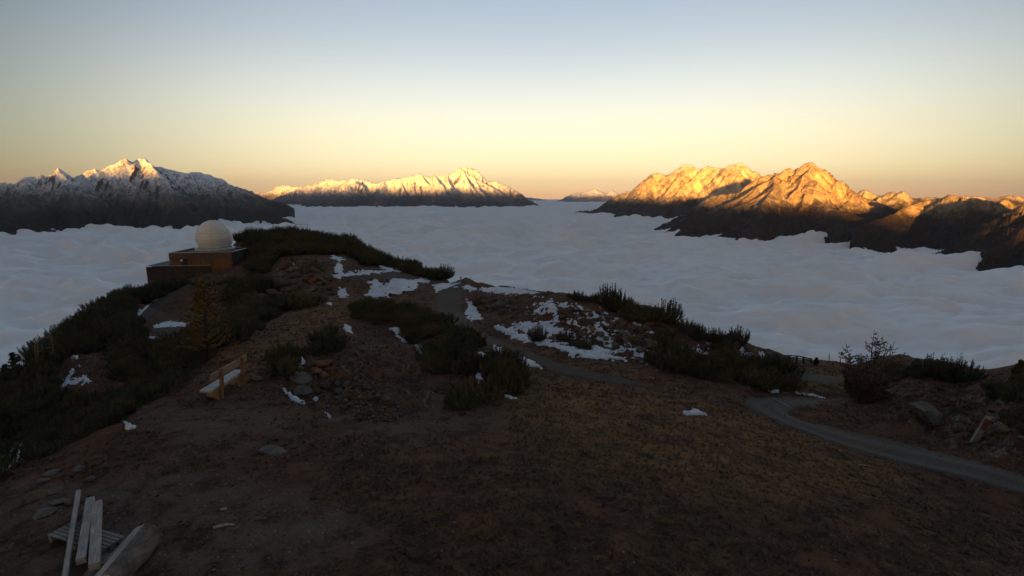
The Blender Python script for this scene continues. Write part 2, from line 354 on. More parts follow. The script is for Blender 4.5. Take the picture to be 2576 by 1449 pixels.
# ------------------------------------------------------------------ the sea of clouds
def clouds():
    A = np.concatenate([np.radians(np.linspace(-64, 64, 760)), np.radians(np.linspace(67, 293, 110))])
    R = np.concatenate([[60.0], np.geomspace(420, 90000, 560)])
    X = R[:, None] * np.sin(A)[None, :]; Y = R[:, None] * np.cos(A)[None, :]
    wx = X + 260 * fbm(X / 1500, Y / 1500, 5, 2); wy = Y + 260 * fbm(X / 1500, Y / 1500, 6, 2)
    def billow(x, y, seed, o, g=0.5, e=0.02):
        a = 1.0; r = 0; t = 0
        for k in range(o):
            n = noise(x, y, seed + 13 * k); r = r + a * (np.sqrt(n * n + e)); t += a; a *= g; x = x * 2.07 + 1.7; y = y * 2.07 + 9.2
        return r / t
    far = smooth(1500, 9000, np.hypot(X, Y))
    b1 = billow(wx / 760, wy / 520, 31, 5, 0.50, 0.02)                 # long rolls lying across the view
    b2 = billow(wx / 2600, wy / 1500, 41, 3)
    sw = noise(wx / 5200, wy / 3300, 3)
    fine = billow(wx / 190, wy / 140, 55, 3, 0.5, 0.02)
    roll = noise(wx / 640, wy / 330, 71) + 0.55 * noise(wx / 300, wy / 170, 72) + 0.25 * noise(wx / 130, wy / 90, 73)
    big = noise(wx / 2400, wy / 1100, 75)
    Z = CLOUD_Z - 14 + (50 + 46 * far) * roll + 70 * (b1 - 0.3) + (34 + 40 * far) * big + 9 * noise(wx / 70, wy / 48, 88) + 30 * (b2 - 0.3) + 24 * (fine - 0.3) + 12 * sw
    Z -= 25 * smooth(1500, 3500, X) * (1 - smooth(5000, 8000, Y)) * smooth(2400, 3600, Y)
    fade = 1 - smooth(20000, 60000, np.hypot(X, Y)) * 0.55
    Z = CLOUD_Z + (Z - CLOUD_Z) * fade
    Z[0] = CLOUD_Z
    nr, nc = X.shape
    V = np.stack([X, Y, Z], -1).reshape(-1, 3)
    q = grid_quads(nr, nc)
    i = np.arange(nr - 1) * nc
    q = np.concatenate([q, np.stack([i + nc - 1, i, i + nc, i + 2 * nc - 1], -1)])
    m = NT("cloud_vapour", 1.0, 0.0)
    P = m.geo(); n = m.noise(m.scale(P, (1, 1.6, 1)), 0.006, 5, 0.6)
    m.color((0.72, 0.725, 0.72)); m.normal(m.bump(n, 0.25, 14.0))
    m.b.inputs['Subsurface Weight'].default_value = 1.0; m.b.inputs['Subsurface Radius'].default_value = (1, 1, 1); m.b.inputs['Subsurface Scale'].default_value = 8.0
    tag(mesh_np("sea_of_clouds", V, q[:, ::-1], m.m), "rolling pale grey sea of clouds filling the valley between the mountains", kind='structure')
clouds()
print("clouds", time.time() - T0)
# ------------------------------------------------------------------ the near ridge
CTRL = [  # pixel x, pixel y (2576 wide frame), depth
 (-300,1449,9.5),(0,1449,8.5),(300,1449,8.5),(900,1449,8.5),(1500,1449,8.6),(2100,1449,9.1),(2576,1449,9.8),(2900,1449,10.2),
 (300,1300,10.4),(700,1200,12),(1300,1200,12.7),(1800,1200,13.5),(2100,1200,14.5),(1000,1300,10.5),(1600,1320,10.4),(2300,1300,12.2),(2576,1330,12.6),
 (-200,1300,11),(0,1215,12.3),(120,1160,13.4),(250,1080,15.2),(400,1010,17.2),(480,950,19.6),(560,880,23.8),(630,835,28),(700,795,34),(770,768,41),(835,752,46),
 (560,1000,18),(700,1050,16.3),(900,1100,15),
 (-300,1050,22),(0,1100,20.5),(100,1000,25),(180,960,28),(300,950,27),(300,1020,20.8),(420,960,23.5),(450,900,32),(500,850,40),(600,800,50),(430,820,48),(350,780,58),(620,750,62),(100,900,33),(200,850,42),(300,790,55),
 (360,790,60),(450,745,70),(520,700,79),(560,690,81),(430,716,78),(540,720,72),
 (600,690,80),(690,700,72),(750,700,68),(750,650,80),(840,650,82),(900,690,70),(980,720,62),(1000,690,73),(900,740,57),(820,740,60),
 (720,775,43),(900,800,33),(1000,770,38),(1000,850,30),(1100,800,34),(1100,850,28.5),(1200,900,25),(1350,960,22.5),(1150,960,21.5),(950,755,50),(860,770,44),
 (1130,740,53),(1160,716,61),(1180,790,43),(1250,850,34),(1300,800,38),(1330,880,28.5),(1090,730,56),
 (850,980,20),(760,920,21.6),(700,950,20.3),(1050,1050,17.3),(1000,930,22.5),
 (1300,1050,17.3),(1500,1000,20),(1700,1050,18.5),(1500,930,24),(1650,940,24.5),
 (1500,870,30),(1650,905,28),(1750,930,27),(1900,960,25),(1960,980,24.5),(1450,800,35),(1600,840,33),(1750,880,31.5),
 (2000,1060,20),(1920,1010,22.5),(2050,1010,23.5),(2130,1015,23.5),(2300,1150,17),(2150,1100,18.7),(2576,1230,14.7),(2050,970,26.5),(2090,955,28),(2000,930,30),(2130,940,31),
 (2250,1050,20.6),(2340,1070,20),(2300,990,23.5),(2450,1000,21.4),(2576,1050,18.2),(2450,1100,18.2),(2576,1140,16.4),(2180,1000,24.5),(2200,940,28.5),
]
SKYL = [  # where the ground breaks away from view
 (-500,1010,26),(-300,985,27),(0,958,29),(60,930,31.5),(110,878,36),(160,838,42),(200,808,48),(250,772,56),(300,750,64),(365,722,76),(430,705,86),(500,672,92),(560,640,97),(600,608,102),(640,592,106),(700,588,110),(760,591,112),(830,599,110),
 (900,612,105),(950,648,96),(1000,668,88),(1070,684,80),(1120,700,72),(1150,708,62),(1200,714,57),(1280,724,51),(1350,736,46),(1430,744,43),(1500,754,41),(1560,766,40),(1640,782,38),(1690,808,37),(1750,838,36),(1800,850,35),
 (1850,862,34.5),(1900,882,34),(1960,900,34),(2000,914,36),(2100,921,36),(2150,928,35),(2200,920,32),(2260,908,30),(2300,918,28.5),(2350,926,27),(2400,938,26),(2450,951,25),(2500,948,23.5),(2576,934,22),(2700,930,21),(2900,930,20)]
_C = np.array([at(*p) for p in CTRL + SKYL] + [(x, 2.0, -0.02 * x) for x in (-3, -1, 1, 3)])
def _wc(x, y): return np.stack([1.35 * x / y, np.log(y)], -1)
_CC = _wc(_C[:, 0], _C[:, 1])
_dd = np.hypot(*(_CC[:, None, :] - _CC[None, :, :]).transpose(2, 0, 1))
_KM = np.sqrt(_dd ** 2 + 0.03 ** 2)
_zmean = _C[:, 2].mean()
_W = np.linalg.solve(_KM + np.eye(len(_C)) * 0.006, _C[:, 2] - _zmean)
_SK = np.array([[ray(a, b)[0], d] for a, b, d in SKYL]); _SK = _SK[np.argsort(_SK[:, 0])]
def _rbf(u, lnY):
    out = np.empty(u.size); uu = u.ravel() * 1.35; ll = lnY.ravel()
    for i in range(0, out.size, 120000):
        d2 = (uu[i:i + 120000, None] - _CC[None, :, 0]) ** 2 + (ll[i:i + 120000, None] - _CC[None, :, 1]) ** 2
        out[i:i + 120000] = np.sqrt(d2 + 0.03 ** 2) @ _W
    return out.reshape(u.shape) + _zmean
NC, NR1, NR2 = 1080, 560, 60
GU = np.linspace(-1.32, 1.32, NC)
GY = np.concatenate([np.geomspace(3.0, 125.0, NR1), np.geomspace(125.0, 1500.0, NR2 + 1)[1:]])
NRW = len(GY)
_uc = np.linspace(-1.32, 1.32, 360)                        # the smooth part on a coarser grid, then linear
_yc = np.geomspace(3.0, 125.0, 260)
_UU, _LL = np.meshgrid(_uc, np.log(_yc))
_ZC = _rbf(_UU, _LL)
def _base(u, Y):
    l = np.log(np.clip(Y, 3.0, 124.9)); fi = (l - math.log(3.0)) / (math.log(125.0) - math.log(3.0)) * (len(_yc) - 1)
    fu = (np.clip(u, -1.3199, 1.3199) + 1.32) / 2.64 * (len(_uc) - 1)
    i = np.floor(fi).astype(int); j = np.floor(fu).astype(int); i = np.clip(i, 0, len(_yc) - 2); j = np.clip(j, 0, len(_uc) - 2); a = fi - i; b = fu - j
    return (_ZC[i, j] * (1 - a) * (1 - b) + _ZC[i + 1, j] * a * (1 - b) + _ZC[i, j + 1] * (1 - a) * b + _ZC[i + 1, j + 1] * a * b)
X = GY[:, None] * GU[None, :]; Y = np.repeat(GY[:, None], NC, 1); U = np.repeat(GU[None, :], NRW, 0)
YE = np.interp(U, _SK[:, 0], _SK[:, 1]) * (1 + 0.02 * fbm(U * 9, U * 0 + 3, 5, 3))
over = np.maximum(Y - YE, 0)
Zb = _base(U, np.minimum(Y, YE))
GPX, GPY = project(X, Y, Zb)
def inpoly(px, py, poly):
    c = np.zeros(px.shape, bool); n = len(poly)
    for i in range(n):
        x1, y1 = poly[i]; x2, y2 = poly[(i + 1) % n]
        if y1 == y2: continue
        m = ((y1 > py) != (y2 > py)) & (px < (x2 - x1) * (py - y1) / (y2 - y1) + x1); c ^= m
    return c
def sdist(px, py, poly, ky=1.0):
    """signed distance in pixels, positive inside"""
    d = np.full(px.shape, 1e9); n = len(poly)
    for i in range(n):
        x1, y1 = poly[i]; x2, y2 = poly[(i + 1) % n]; dx, dy = x2 - x1, (y2 - y1) * ky; L = dx * dx + dy * dy + 1e-9
        t = np.clip(((px - x1) * dx + (py - y1) * ky * dy) / L, 0, 1)
        d = np.minimum(d, np.hypot(px - x1 - t * dx, (py - y1) * ky - t * dy))
    return np.where(inpoly(px, py, poly), d, -d)
def zone(polys, soft):
    r = np.zeros(X.shape)
    for p in polys:
        p = [tuple(q) for q in p]; xs = [q[0] for q in p]; ys = [q[1] for q in p]
        m = (GPX > min(xs) - soft * 2) & (GPX < max(xs) + soft * 2) & (GPY > min(ys) - soft * 2) & (GPY < max(ys) + soft * 2) & (over < 1.0)
        if m.any():
            r[m] = np.maximum(r[m], smooth(-soft, soft, sdist(GPX[m], GPY[m], p)))
    return r
ROCKY = [[(620,760),(700,640),(800,640),(850,690),(900,660),(1010,700),(1000,760),(880,740),(780,800),(700,770)],[(500,690),(570,690),(640,790),(560,800),(480,780)],
         [(1170,740),(1400,740),(1540,770),(1700,830),(1960,890),(1980,960),(1640,900),(1480,870),(1300,810)],[(700,890),(1060,900),(1120,1050),(880,1060),(700,1000)],[(2200,1000),(2576,940),(2576,1180),(2300,1100)],
         [(120,880),(360,860),(420,960),(200,1050),(60,980)]]
rock = zone(ROCKY, 30)
PATHS = {
 'gravel_road': ([[(2700,1275),(2576,1245),(2450,1208),(2330,1182),(2200,1150),(2080,1112),(1985,1075),(1905,1042),(1868,1015),(1885,1000),(1960,1000),(2050,1003),(2145,1002),(2150,1012),(2050,1020),(2000,1026),(1984,1040),(2020,1058),(2110,1080),(2220,1105),(2330,1130),(2450,1160),(2576,1195),(2700,1220)]], 9),
 'gravel_track': ([[(1975,938),(2030,941),(2120,952),(2160,960),(2155,968),(2060,966),(1985,956),(1960,945)]], 4),
 'gravel_path': ([[(1118,715),(1160,712),(1168,722),(1160,750),(1165,790),(1200,830),(1260,860),(1370,900),(1420,922),(1500,938),(1620,968),(1700,990),(1600,975),(1480,958),(1390,938),(1345,912),(1235,872),(1140,830),(1095,780),(1100,745)],
                 [(855,694),(980,686),(1120,712),(1110,718),(980,697),(860,702)]], 8),
 'observatory_path': ([[(345,800),(385,760),(450,722),(500,697),(530,686),(535,694),(480,722),(440,745),(395,785),(360,812)],[(375,828),(420,824),(475,826),(470,838),(420,842),(380,836)]], 4),
}
pathm = {k: zone(p, s) for k, (p, s) in PATHS.items()}
allp = np.maximum.reduce(list(pathm.values()))
fl = 1 - 0.85 * allp
sc_ = np.clip(Y / 30, 0.35, 2.5)
Zr = (0.16 * fbm(X / 3.1, Y / 3.1, 11, 4) * np.clip(Y / 22, 0.35, 1.6) + 0.05 * fbm(X / 0.6, Y / 0.6, 12, 3) + 0.035 * np.abs(fbm(X / 0.22, Y / 0.22, 14, 2))) * fl
Zr += rock * fl * (0.42 * (ridged(X / 3.2, Y / 3.2, 15, 4) - 0.4) + 0.22 * (ridged(X / 1.1, Y / 1.1, 16, 3) - 0.4))
Zr += 0.10 * fbm(X / 0.9, Y / 0.9, 91, 3) * smooth(17, 26, Y) * fl
# wheel ruts of the road
GZ = Zb + Zr * np.exp(-over / 60) - 0.75 * over * over / (over + 7.0) + (np.minimum(over, 60) / 60) * 5 * (ridged(X / 30, Y / 30, 33, 4) - 0.3) * (over > 0)
_lg0, _lg1 = math.log(3.0), math.log(125.0)
def gz(x, y):
    y = max(3.01, y)
    f = (math.log(y) - _lg0) / (_lg1 - _lg0) * (NR1 - 1) if y < 125 else NR1 - 1
    i = min(int(f), NRW - 2); a = (y - GY[i]) / (GY[i + 1] - GY[i]); u = min(max(x / y, -1.3199), 1.3199)
    g = (u + 1.32) / 2.64 * (NC - 1); j = min(int(g), NC - 2); b = g - j
    return float(GZ[i, j] * (1 - a) * (1 - b) + GZ[i + 1, j] * a * (1 - b) + GZ[i, j + 1] * (1 - a) * b + GZ[i + 1, j + 1] * a * b)
def hit(px, py, ymin=3.2):
    """where the line of sight through a pixel meets the ground"""
    a, s = ray(px, py)
    g = (min(max(a, -1.31), 1.31) + 1.32) / 2.64 * (NC - 1); j = int(g); b = g - j
    col = GZ[:, j] * (1 - b) + GZ[:, j + 1] * b; zl = CAMZ + s * GY
    k = np.nonzero((col >= zl) & (GY > ymin))[0]
    if len(k) == 0: i = NR1 - 1; yy = float(np.interp(a, _SK[:, 0], _SK[:, 1]))
    else:
        i = k[0]
        if i == 0: yy = float(GY[0])
        else:
            d0 = zl[i - 1] - col[i - 1]; d1 = zl[i] - col[i]; yy = float(GY[i - 1] + (GY[i] - GY[i - 1]) * d0 / (d0 - d1 + 1e-9))
    return Vector((a * yy, yy, gz(a * yy, yy)))
# ground colours: what grows or lies where
straw = zone([[(560,880),(840,752),(900,770),(820,850),(720,880),(640,960),(560,960)],[(1250,950),(1700,970),(1900,1040),(2300,1200),(2000,1300),(1500,1200),(1300,1080)],[(1950,925),(2160,935),(2200,1000),(2000,1000)]], 60)
dusty = zone([[(0,1240),(420,1180),(760,1230),(960,1330),(820,1420),(300,1480),(0,1480)],[(330,1040),(600,1010),(760,1070),(500,1130)],[(820,1050),(1150,1010),(1250,1060),(1000,1100)]], 70)
def mat_ground():
    m = NT("heath_ground", 0.95, 0.12); P = m.geo(); N = m.geo('Normal')
    a = m.noise(P, 0.22, 5, 0.62); b = m.noise(P, 1.3, 6, 0.7, 0.4); c = m.noise(P, 9.0, 5, 0.75); d = m.noise(m.scale(P, (1, 1, 1)), 40.0, 3, 0.7)
    col = m.mix(m.step(b, 0.36, 0.64), (0.036, 0.022, 0.017), (0.132, 0.066, 0.035))
    col = m.mix(m.step(a, 0.45, 0.65, 0, 0.7), col, (0.100, 0.049, 0.029))
    col = m.mix(m.step(c, 0.52, 0.70, 0, 0.75), col, (0.191, 0.110, 0.061))
    col = m.mix(m.step(c, 0.44, 0.30, 0, 0.7), col, (0.017, 0.011, 0.010))
    st = m.math('MULTIPLY', m.attr('straw'), m.step(b, 0.30, 0.62))
    col = m.mix(m.math('MULTIPLY', st, m.step(c, 0.30, 0.62, 0.35, 1.0)), col, (0.250, 0.132, 0.054))
    du = m.math('MULTIPLY', m.attr('dusty'), m.step(b, 0.34, 0.60))
    col = m.mix(m.math('MULTIPLY', du, 0.8), col, m.mix(m.step(d, 0.4, 0.65), (0.092, 0.071, 0.059), (0.181, 0.140, 0.121)))
    rk = m.math('MULTIPLY', m.attr('rock'), m.step(m.noise(P, 0.9, 5, 0.7), 0.46, 0.60))
    rk = m.math('MULTIPLY', rk, m.step(m.sep(N, 2), 0.97, 0.80))
    col = m.mix(rk, col, m.mix(m.step(c, 0.35, 0.65), (0.080, 0.061, 0.048), (0.230, 0.179, 0.144)))
    sp = m.voro(P, 7.0, 'F1', 0); spc = m.voro(P, 7.0, 'F1', 1)
    col = m.mix(m.math('MULTIPLY', m.step(sp, 0.22, 0.16), m.step(m.sep(spc, 0), 0.82, 0.84)), col, (0.221, 0.184, 0.162))
    # dark lichen and moss in wide drifts
    col = m.mix(m.step(m.noise(P, 0.09, 4, 0.6), 0.52, 0.66, 0, 0.45), col, (0.031, 0.031, 0.017))
    m.color(col)
    n = m.bump(b, 0.6, 0.25); n = m.bump(c, 0.8, 0.10, n); n = m.bump(d, 0.7, 0.03, n); m.normal(n)
    return m.m
V = np.stack([X, Y, GZ], -1).reshape(-1, 3); V0 = V
ground = tag(mesh_np("ridge_ground", V, grid_quads(NRW, NC), mat_ground(), attrs={'straw': straw, 'dusty': dusty, 'rock': rock}), "brown autumn heath and bare soil of the broad mountain ridge", kind='structure')
def plateau():      # the same ridge under and behind the viewpoint
    xs = np.linspace(-60, 60, 60); ys = np.linspace(-60, 3.4, 40); XX, YY = np.meshgrid(xs, ys)
    ZZ = np.where(np.abs(XX) < 4.2, 0.02 * -XX, -0.02 * XX) + 0.15 * fbm(XX / 4, YY / 4, 61, 3)
    ZZ = ZZ - 0.10 * smooth(0, 3.4, YY) - np.maximum(np.abs(XX) - 12, 0) * 0.25 * smooth(-30, 3.4, YY) - 0.06
    tag(mesh_np("ridge_top", np.stack([XX, YY, ZZ], -1).reshape(-1, 3), grid_quads(40, 60), ground.data.materials[0]), "heath ground under the viewpoint", kind='structure')
plateau()
rutA = np.zeros(X.shape)
def sheet(name, mask, thick, lift, mat, label, kind, ragged=0.35, rs=1.0, seed=0, cut=0.5, parent=None, extra=None):
    """a thin layer lying on the ground; its rim is where it thins out into the ground"""
    if not (mask > 0.02).any(): return None
    n = fbm(X / (0.7 * rs), Y / (0.45 * rs), 200 + seed, 5, 0.72)
    t = (mask + ragged * n * (mask > 0.001)) - cut
    H = np.clip(t * thick * 4, -thick, thick) + lift * np.clip(t * 6, -1, 1)
    if extra is not None: H = H + extra
    V = V0.copy(); V[:, 2] += H.ravel(); V[:, 2] += 0.004
    mk = (t > -0.22) & (mask > 0.001)
    q = grid_quads(NRW, NC, mk)
    V, Q, at_ = compact(V, q, {'m': mask, 'rut': rutA})
    return tag(mesh_np(name, V, Q, mat, parent, attrs=at_), label, kind=kind)
def mat_gravel(name, c0, c1, sc=1.0, tint=None):
    m = NT(name, 0.95, 0.15); P = m.geo()
    b = m.noise(P, 0.9 * sc, 5, 0.65); c = m.noise(P, 14 * sc, 5, 0.8); d = m.noise(P, 60, 2, 0.7)
    col = m.mix(m.step(c, 0.35, 0.66), c0, c1); col = m.mix(m.step(b, 0.48, 0.7, 0, 0.5), col, tint or (0.035, 0.026, 0.018))
    col = m.mix(m.math('MULTIPLY', m.attr('rut'), 0.7), col, m.mix(m.step(c, .3, .7), tuple(1.1 * v for v in c1), tuple(1.4 * v for v in c1)))
    m.color(col); n = m.bump(c, 0.7, 0.05); n = m.bump(d, 0.5, 0.015, n); m.normal(n); return m.m
g_road = mat_gravel("road_gravel", (0.056, 0.046, 0.037), (0.104, 0.088, 0.074))
g_path = mat_gravel("path_gravel", (0.046, 0.036, 0.029), (0.086, 0.070, 0.057), tint=(0.055, 0.036, 0.024))
# ruts: two hollows along the road
rutpts = [(2700,1262),(2576,1232),(2330,1170),(2200,1138),(2080,1102),(1990,1067),(1925,1036),(1900,1016),(1920,1008),(2000,1008),(2145,1006)]
rutpt2 = [(2700,1236),(2576,1209),(2330,1143),(2200,1115),(2090,1086),(2010,1060),(1960,1035),(1955,1020),(2000,1016),(2145,1010)]
def linedist(pts):
    W = [hit(*p) for p in pts]; d = np.full(X.shape, 1e9)
    for a, b in zip(W, W[1:]):
        dx, dy = b.x - a.x, b.y - a.y; t = np.clip(((X - a.x) * dx + (Y - a.y) * dy) / (dx * dx + dy * dy + 1e-9), 0, 1)
        d = np.minimum(d, np.hypot(X - a.x - t * dx, Y - a.y - t * dy))
    return d
rut = np.exp(-(linedist(rutpts) / 0.24) ** 2) + np.exp(-(linedist(rutpt2) / 0.24) ** 2); rutA = rut
sheet('gravel_road', pathm['gravel_road'], 0.03, 0.03, g_road, "grey gravel road curving in from the right edge with two worn wheel tracks", 'structure', 0.75, 1.0, 1, extra=-0.05 * rut)
sheet('gravel_track', pathm['gravel_track'], 0.03, 0.03, g_road, "short stretch of gravel track seen behind the bare larch", 'structure', 0.7, 1.0, 2)
sheet('gravel_path', pathm['gravel_path'], 0.03, 0.03, g_path, "brown grey gravel path winding over the saddle and down to the open ground", 'structure', 0.8, 1.6, 3)
sheet('observatory_path', pathm['observatory_path'], 0.04, 0.06, g_path, "gravel path climbing to the observatory", 'structure', 0.25, 1.0, 4)
# snow
def mat_snow():
    m = NT("old_snow", 0.7, 0.3); P = m.geo(); c = m.noise(P, 6, 5, 0.7); b = m.noise(P, 1.1, 4, 0.6)
    m.color(m.mix(m.step(c, 0.4, 0.75), (0.52, 0.54, 0.58), (0.33, 0.33, 0.34))); n = m.bump(b, 0.5, 0.2); m.normal(m.bump(c, 0.6, 0.05, n)); return m.m
M_SNOW = mat_snow()
SNOWS = {
 'saddle': [[(975,712),(990,702),(1015,703),(1045,706),(1052,716),(1040,728),(1010,736),(975,744),(955,742),(968,722)],[(925,712),(940,705),(960,712),(968,726),(955,745),(930,750),(920,742),(935,728)],[(852,722),(868,728),(874,746),(858,750),(850,738)],
            [(1090,720),(1112,714),(1145,715),(1158,712),(1150,722),(1120,728),(1098,732)],[(1040,705),(1060,700),(1082,706),(1080,712),(1050,711)],[(838,690),(870,688),(930,682),(985,680),(930,690),(850,699)],[(838,640),(850,648),(868,652),(850,655),(835,650)],
            [(850,660),(862,670),(858,688),(840,680)],[(955,668),(990,672),(1020,680),(1000,684),(965,676)]],
 'upper': [[(1205,725),(1240,722),(1300,726),(1350,735),(1360,742),(1320,742),(1260,738),(1215,733)],[(1158,724),(1180,720),(1200,726),(1185,730)],[(1172,752),(1186,760),(1204,790),(1212,800),(1190,800),(1170,790),(1180,775)],[(1170,800),(1200,796),(1215,800),(1185,808)]],
 'mound': [[(862,818),(880,822),(886,838),(872,834)],[(980,828),(1000,825),(1016,836),(1020,862),(1005,852),(990,838)],[(1045,868),(1060,866),(1068,884),(1085,892),(1070,898),(1052,886)],[(1292,896),(1320,898),(1345,912),(1362,928),(1335,920),(1305,912)],
           [(1200,885),(1222,888),(1215,896)],[(1208,905),(1228,910),(1245,925),(1250,940),(1230,930),(1215,918)],[(1195,940),(1215,938),(1225,960),(1205,965)],[(1283,952),(1312,960),(1320,975),(1300,968)],[(720,912),(742,908),(770,918),(768,926),(738,926)],
           [(706,966),(724,976),(740,992),(770,1000),(748,1008),(735,1000),(715,985)],[(790,985),(800,995),(785,1005)],[(818,1038),(830,1048),(824,1046)],[(700,920),(712,926),(702,928)],[(1240,870),(1262,876),(1265,890),(1248,884)],[(1270,998),(1300,1004),(1285,1008)]],
 'slope': [[(1242,822),(1270,826),(1330,842),(1400,868),(1480,888),(1500,902),(1440,892),(1380,872),(1320,858),(1270,840)],[(1310,812),(1350,810),(1400,822),(1450,838),(1430,845),(1380,836),(1330,832),(1300,826)],[(1380,862),(1450,875),(1520,888),(1560,900),(1500,900),(1430,888)],
           [(1420,800),(1450,808),(1470,830),(1440,822)],[(1460,780),(1500,790),(1520,800),(1490,800)],[(1500,840),(1530,842),(1560,870),(1600,890),(1650,895),(1660,912),(1620,900),(1570,885),(1530,865)],[(1560,850),(1590,868),(1640,885),(1610,880),(1575,868)],
           [(1480,815),(1510,830),(1500,836)],[(1370,762),(1395,772),(1400,790),(1380,785)],[(1450,768),(1480,780),(1470,786)],[(1465,845),(1500,868),(1540,890),(1580,905),(1540,902),(1490,880)],[(1595,810),(1625,822),(1640,832),(1615,826)]],
 'right': [[(1735,872),(1760,876),(1775,890),(1755,890)],[(1790,885),(1810,892),(1820,905),(1795,898)],[(1860,895),(1880,892),(1900,910),(1915,905),(1905,892),(1925,895),(1930,905),(1915,915),(1890,908)],[(1830,865),(1870,880),(1885,890),(1850,878)],[(1775,858),(1800,862),(1790,868)],
           [(1750,905),(1770,912),(1760,915)],[(2000,988),(2040,993),(2075,1000),(2035,997)],[(1925,980),(1960,984),(1975,988),(1950,987)],[(1718,1036),(1750,1033),(1775,1040),(1778,1047),(1740,1046),(1722,1044)]],
 'left': [[(385,822),(410,812),(440,810),(475,812),(480,818),(440,822),(400,830)],[(332,798),(355,778),(378,766),(370,778),(345,800)],[(375,752),(395,745),(390,755)],[(370,848),(420,850),(450,846),(415,860)],[(140,958),(170,955),(200,952),(232,958),(225,968),(180,972),(150,972)],
          [(165,945),(185,930),(190,940),(178,950)],[(180,905),(202,898),(198,912)],[(0,1160),(30,1135),(60,1125),(55,1150),(25,1185),(5,1190)],[(25,1080),(45,1078),(42,1092),(30,1092)],[(330,890),(350,900),(345,905)],[(310,1060),(340,1075),(320,1078)]],
 'hill': [[(655,746),(668,756),(660,760)],[(715,660),(740,664),(728,668)],[(730,752),(740,756),(732,760)],[(818,765),(835,762),(832,770)],[(690,630),(706,636),(700,640)],[(975,650),(990,655),(985,660)]],
}
LBL = {'saddle': "large white snow patches on the saddle beyond the mound", 'upper': "thin snow strip along the far rim right of the path", 'mound': "small scraps of old snow on and around the stony mound", 'slope': "broken sheets of snow down the rocky slope right of the path",
       'right': "small snow remnants among the dark pines on the right", 'left': "snow scraps on the dark left flank and beside the observatory path", 'hill': "tiny dots of snow on the hill by the observatory"}
SEED = 30
for kname, polys in SNOWS.items():
    soft = {'slope': 9, 'saddle': 7}.get(kname, 6)
    mk = np.maximum(zone(polys, soft), 0); SEED += 1
    if kname == 'slope':
        extra = zone([[(1340,740),(1420,760),(1560,800),(1660,890),(1640,912),(1500,890),(1300,840),(1240,820),(1330,800)]], 14)
        mk = np.maximum(mk, extra * np.clip(0.30 + 0.75 * fbm(X / 1.6, Y / 1.1, 77, 4), 0, 1))
    if kname == 'right':
        extra = zone([[(1720,860),(1950,890),(1960,930),(1740,900)]], 14); mk = np.maximum(mk, extra * np.clip(0.15 + 0.8 * fbm(X / 1.3, Y / 1.0, 79, 4), 0, 1))
    sheet('snow_patches', mk, 0.045, 0.03, M_SNOW, LBL[kname], 'stuff', 1.25, {'saddle': 1.6, 'slope': 1.0, 'upper': 1.3}.get(kname, 0.7), SEED, 0.42)
print("ground", time.time() - T0)
# ------------------------------------------------------------------ building blocks
class MB:
    """collects shapes and links them as one mesh object"""
    def __init__(s): s.v = []; s.f = []
    def add(s, v, f):
        k = len(s.v); s.v += [tuple(p) for p in v]; s.f += [tuple(i + k for i in q) for q in f]
    def box(s, c, d, M=None, taper=1.0):
        x, y, z = (k / 2 for k in d); P = []
        for dz in (-1, 1):
            t = taper if dz > 0 else 1.0
            for dx, dy in ((-1, -1), (1, -1), (1, 1), (-1, 1)): P.append(Vector((dx * x * t, dy * y * t, dz * z)))
        if M: P = [M @ p for p in P]
        P = [p + Vector(c) for p in P]
        s.add(P, [(3, 2, 1, 0), (4, 5, 6, 7), (0, 1, 5, 4), (1, 2, 6, 5), (2, 3, 7, 6), (3, 0, 4, 7)])
    def beam(s, a, b, w, h, up=Vector((0, 0, 1)), roll=0.0):
        a = Vector(a); b = Vector(b); d = (b - a).normalized(); x = d.cross(up).normalized(); y = x.cross(d)
        if roll: R = Matrix.Rotation(roll, 3, d); x = R @ x; y = R @ y
        P = [p + x * (i * w / 2) + y * (j * h / 2) for p in (a, b) for i, j in ((-1, -1), (1, -1), (1, 1), (-1, 1))]
        s.add(P, [(0, 1, 2, 3), (7, 6, 5, 4), (4, 5, 1, 0), (5, 6, 2, 1), (6, 7, 3, 2), (7, 4, 0, 3)])
    def tube(s, pts, rad, n=6):
        rings = []; k0 = len(s.v)
        pts = [Vector(p) for p in pts]
        for i, p in enumerate(pts):
            d = (pts[min(i + 1, len(pts) - 1)] - pts[max(i - 1, 0)]).normalized()
            x = d.cross(Vector((0.31, 0.95, 0.05))); x = x.normalized() if x.length > 1e-4 else Vector((1, 0, 0)); y = d.cross(x)
            r = rad[i] if isinstance(rad, (list, tuple)) else rad
            for k in range(n):
                an = 2 * math.pi * k / n; s.v.append(tuple(p + x * (math.cos(an) * r) + y * (math.sin(an) * r)))
        for i in range(len(pts) - 1):
            for k in range(n):
                a = k0 + i * n + k; b = k0 + i * n + (k + 1) % n; s.f.append((a, b, b + n, a + n))
        s.f.append(tuple(k0 + k for k in reversed(range(n)))); s.f.append(tuple(k0 + (len(pts) - 1) * n + k for k in range(n)))
    def build(s, name, mat, parent=None, smooth_=False, bevel=0.0):
        me = bpy.data.meshes.new(name); me.from_pydata(s.v, [], s.f); me.update()
        if smooth_: me.polygons.foreach_set('use_smooth', np.full(len(me.polygons), True))
        if bevel:
            bm = bmesh.new(); bm.from_mesh(me); bmesh.ops.bevel(bm, geom=bm.edges[:], offset=bevel, segments=1, affect='EDGES'); bm.to_mesh(me); bm.free()
        me.materials.append(mat); o = bpy.data.objects.new(name, me); link(o, parent); return o

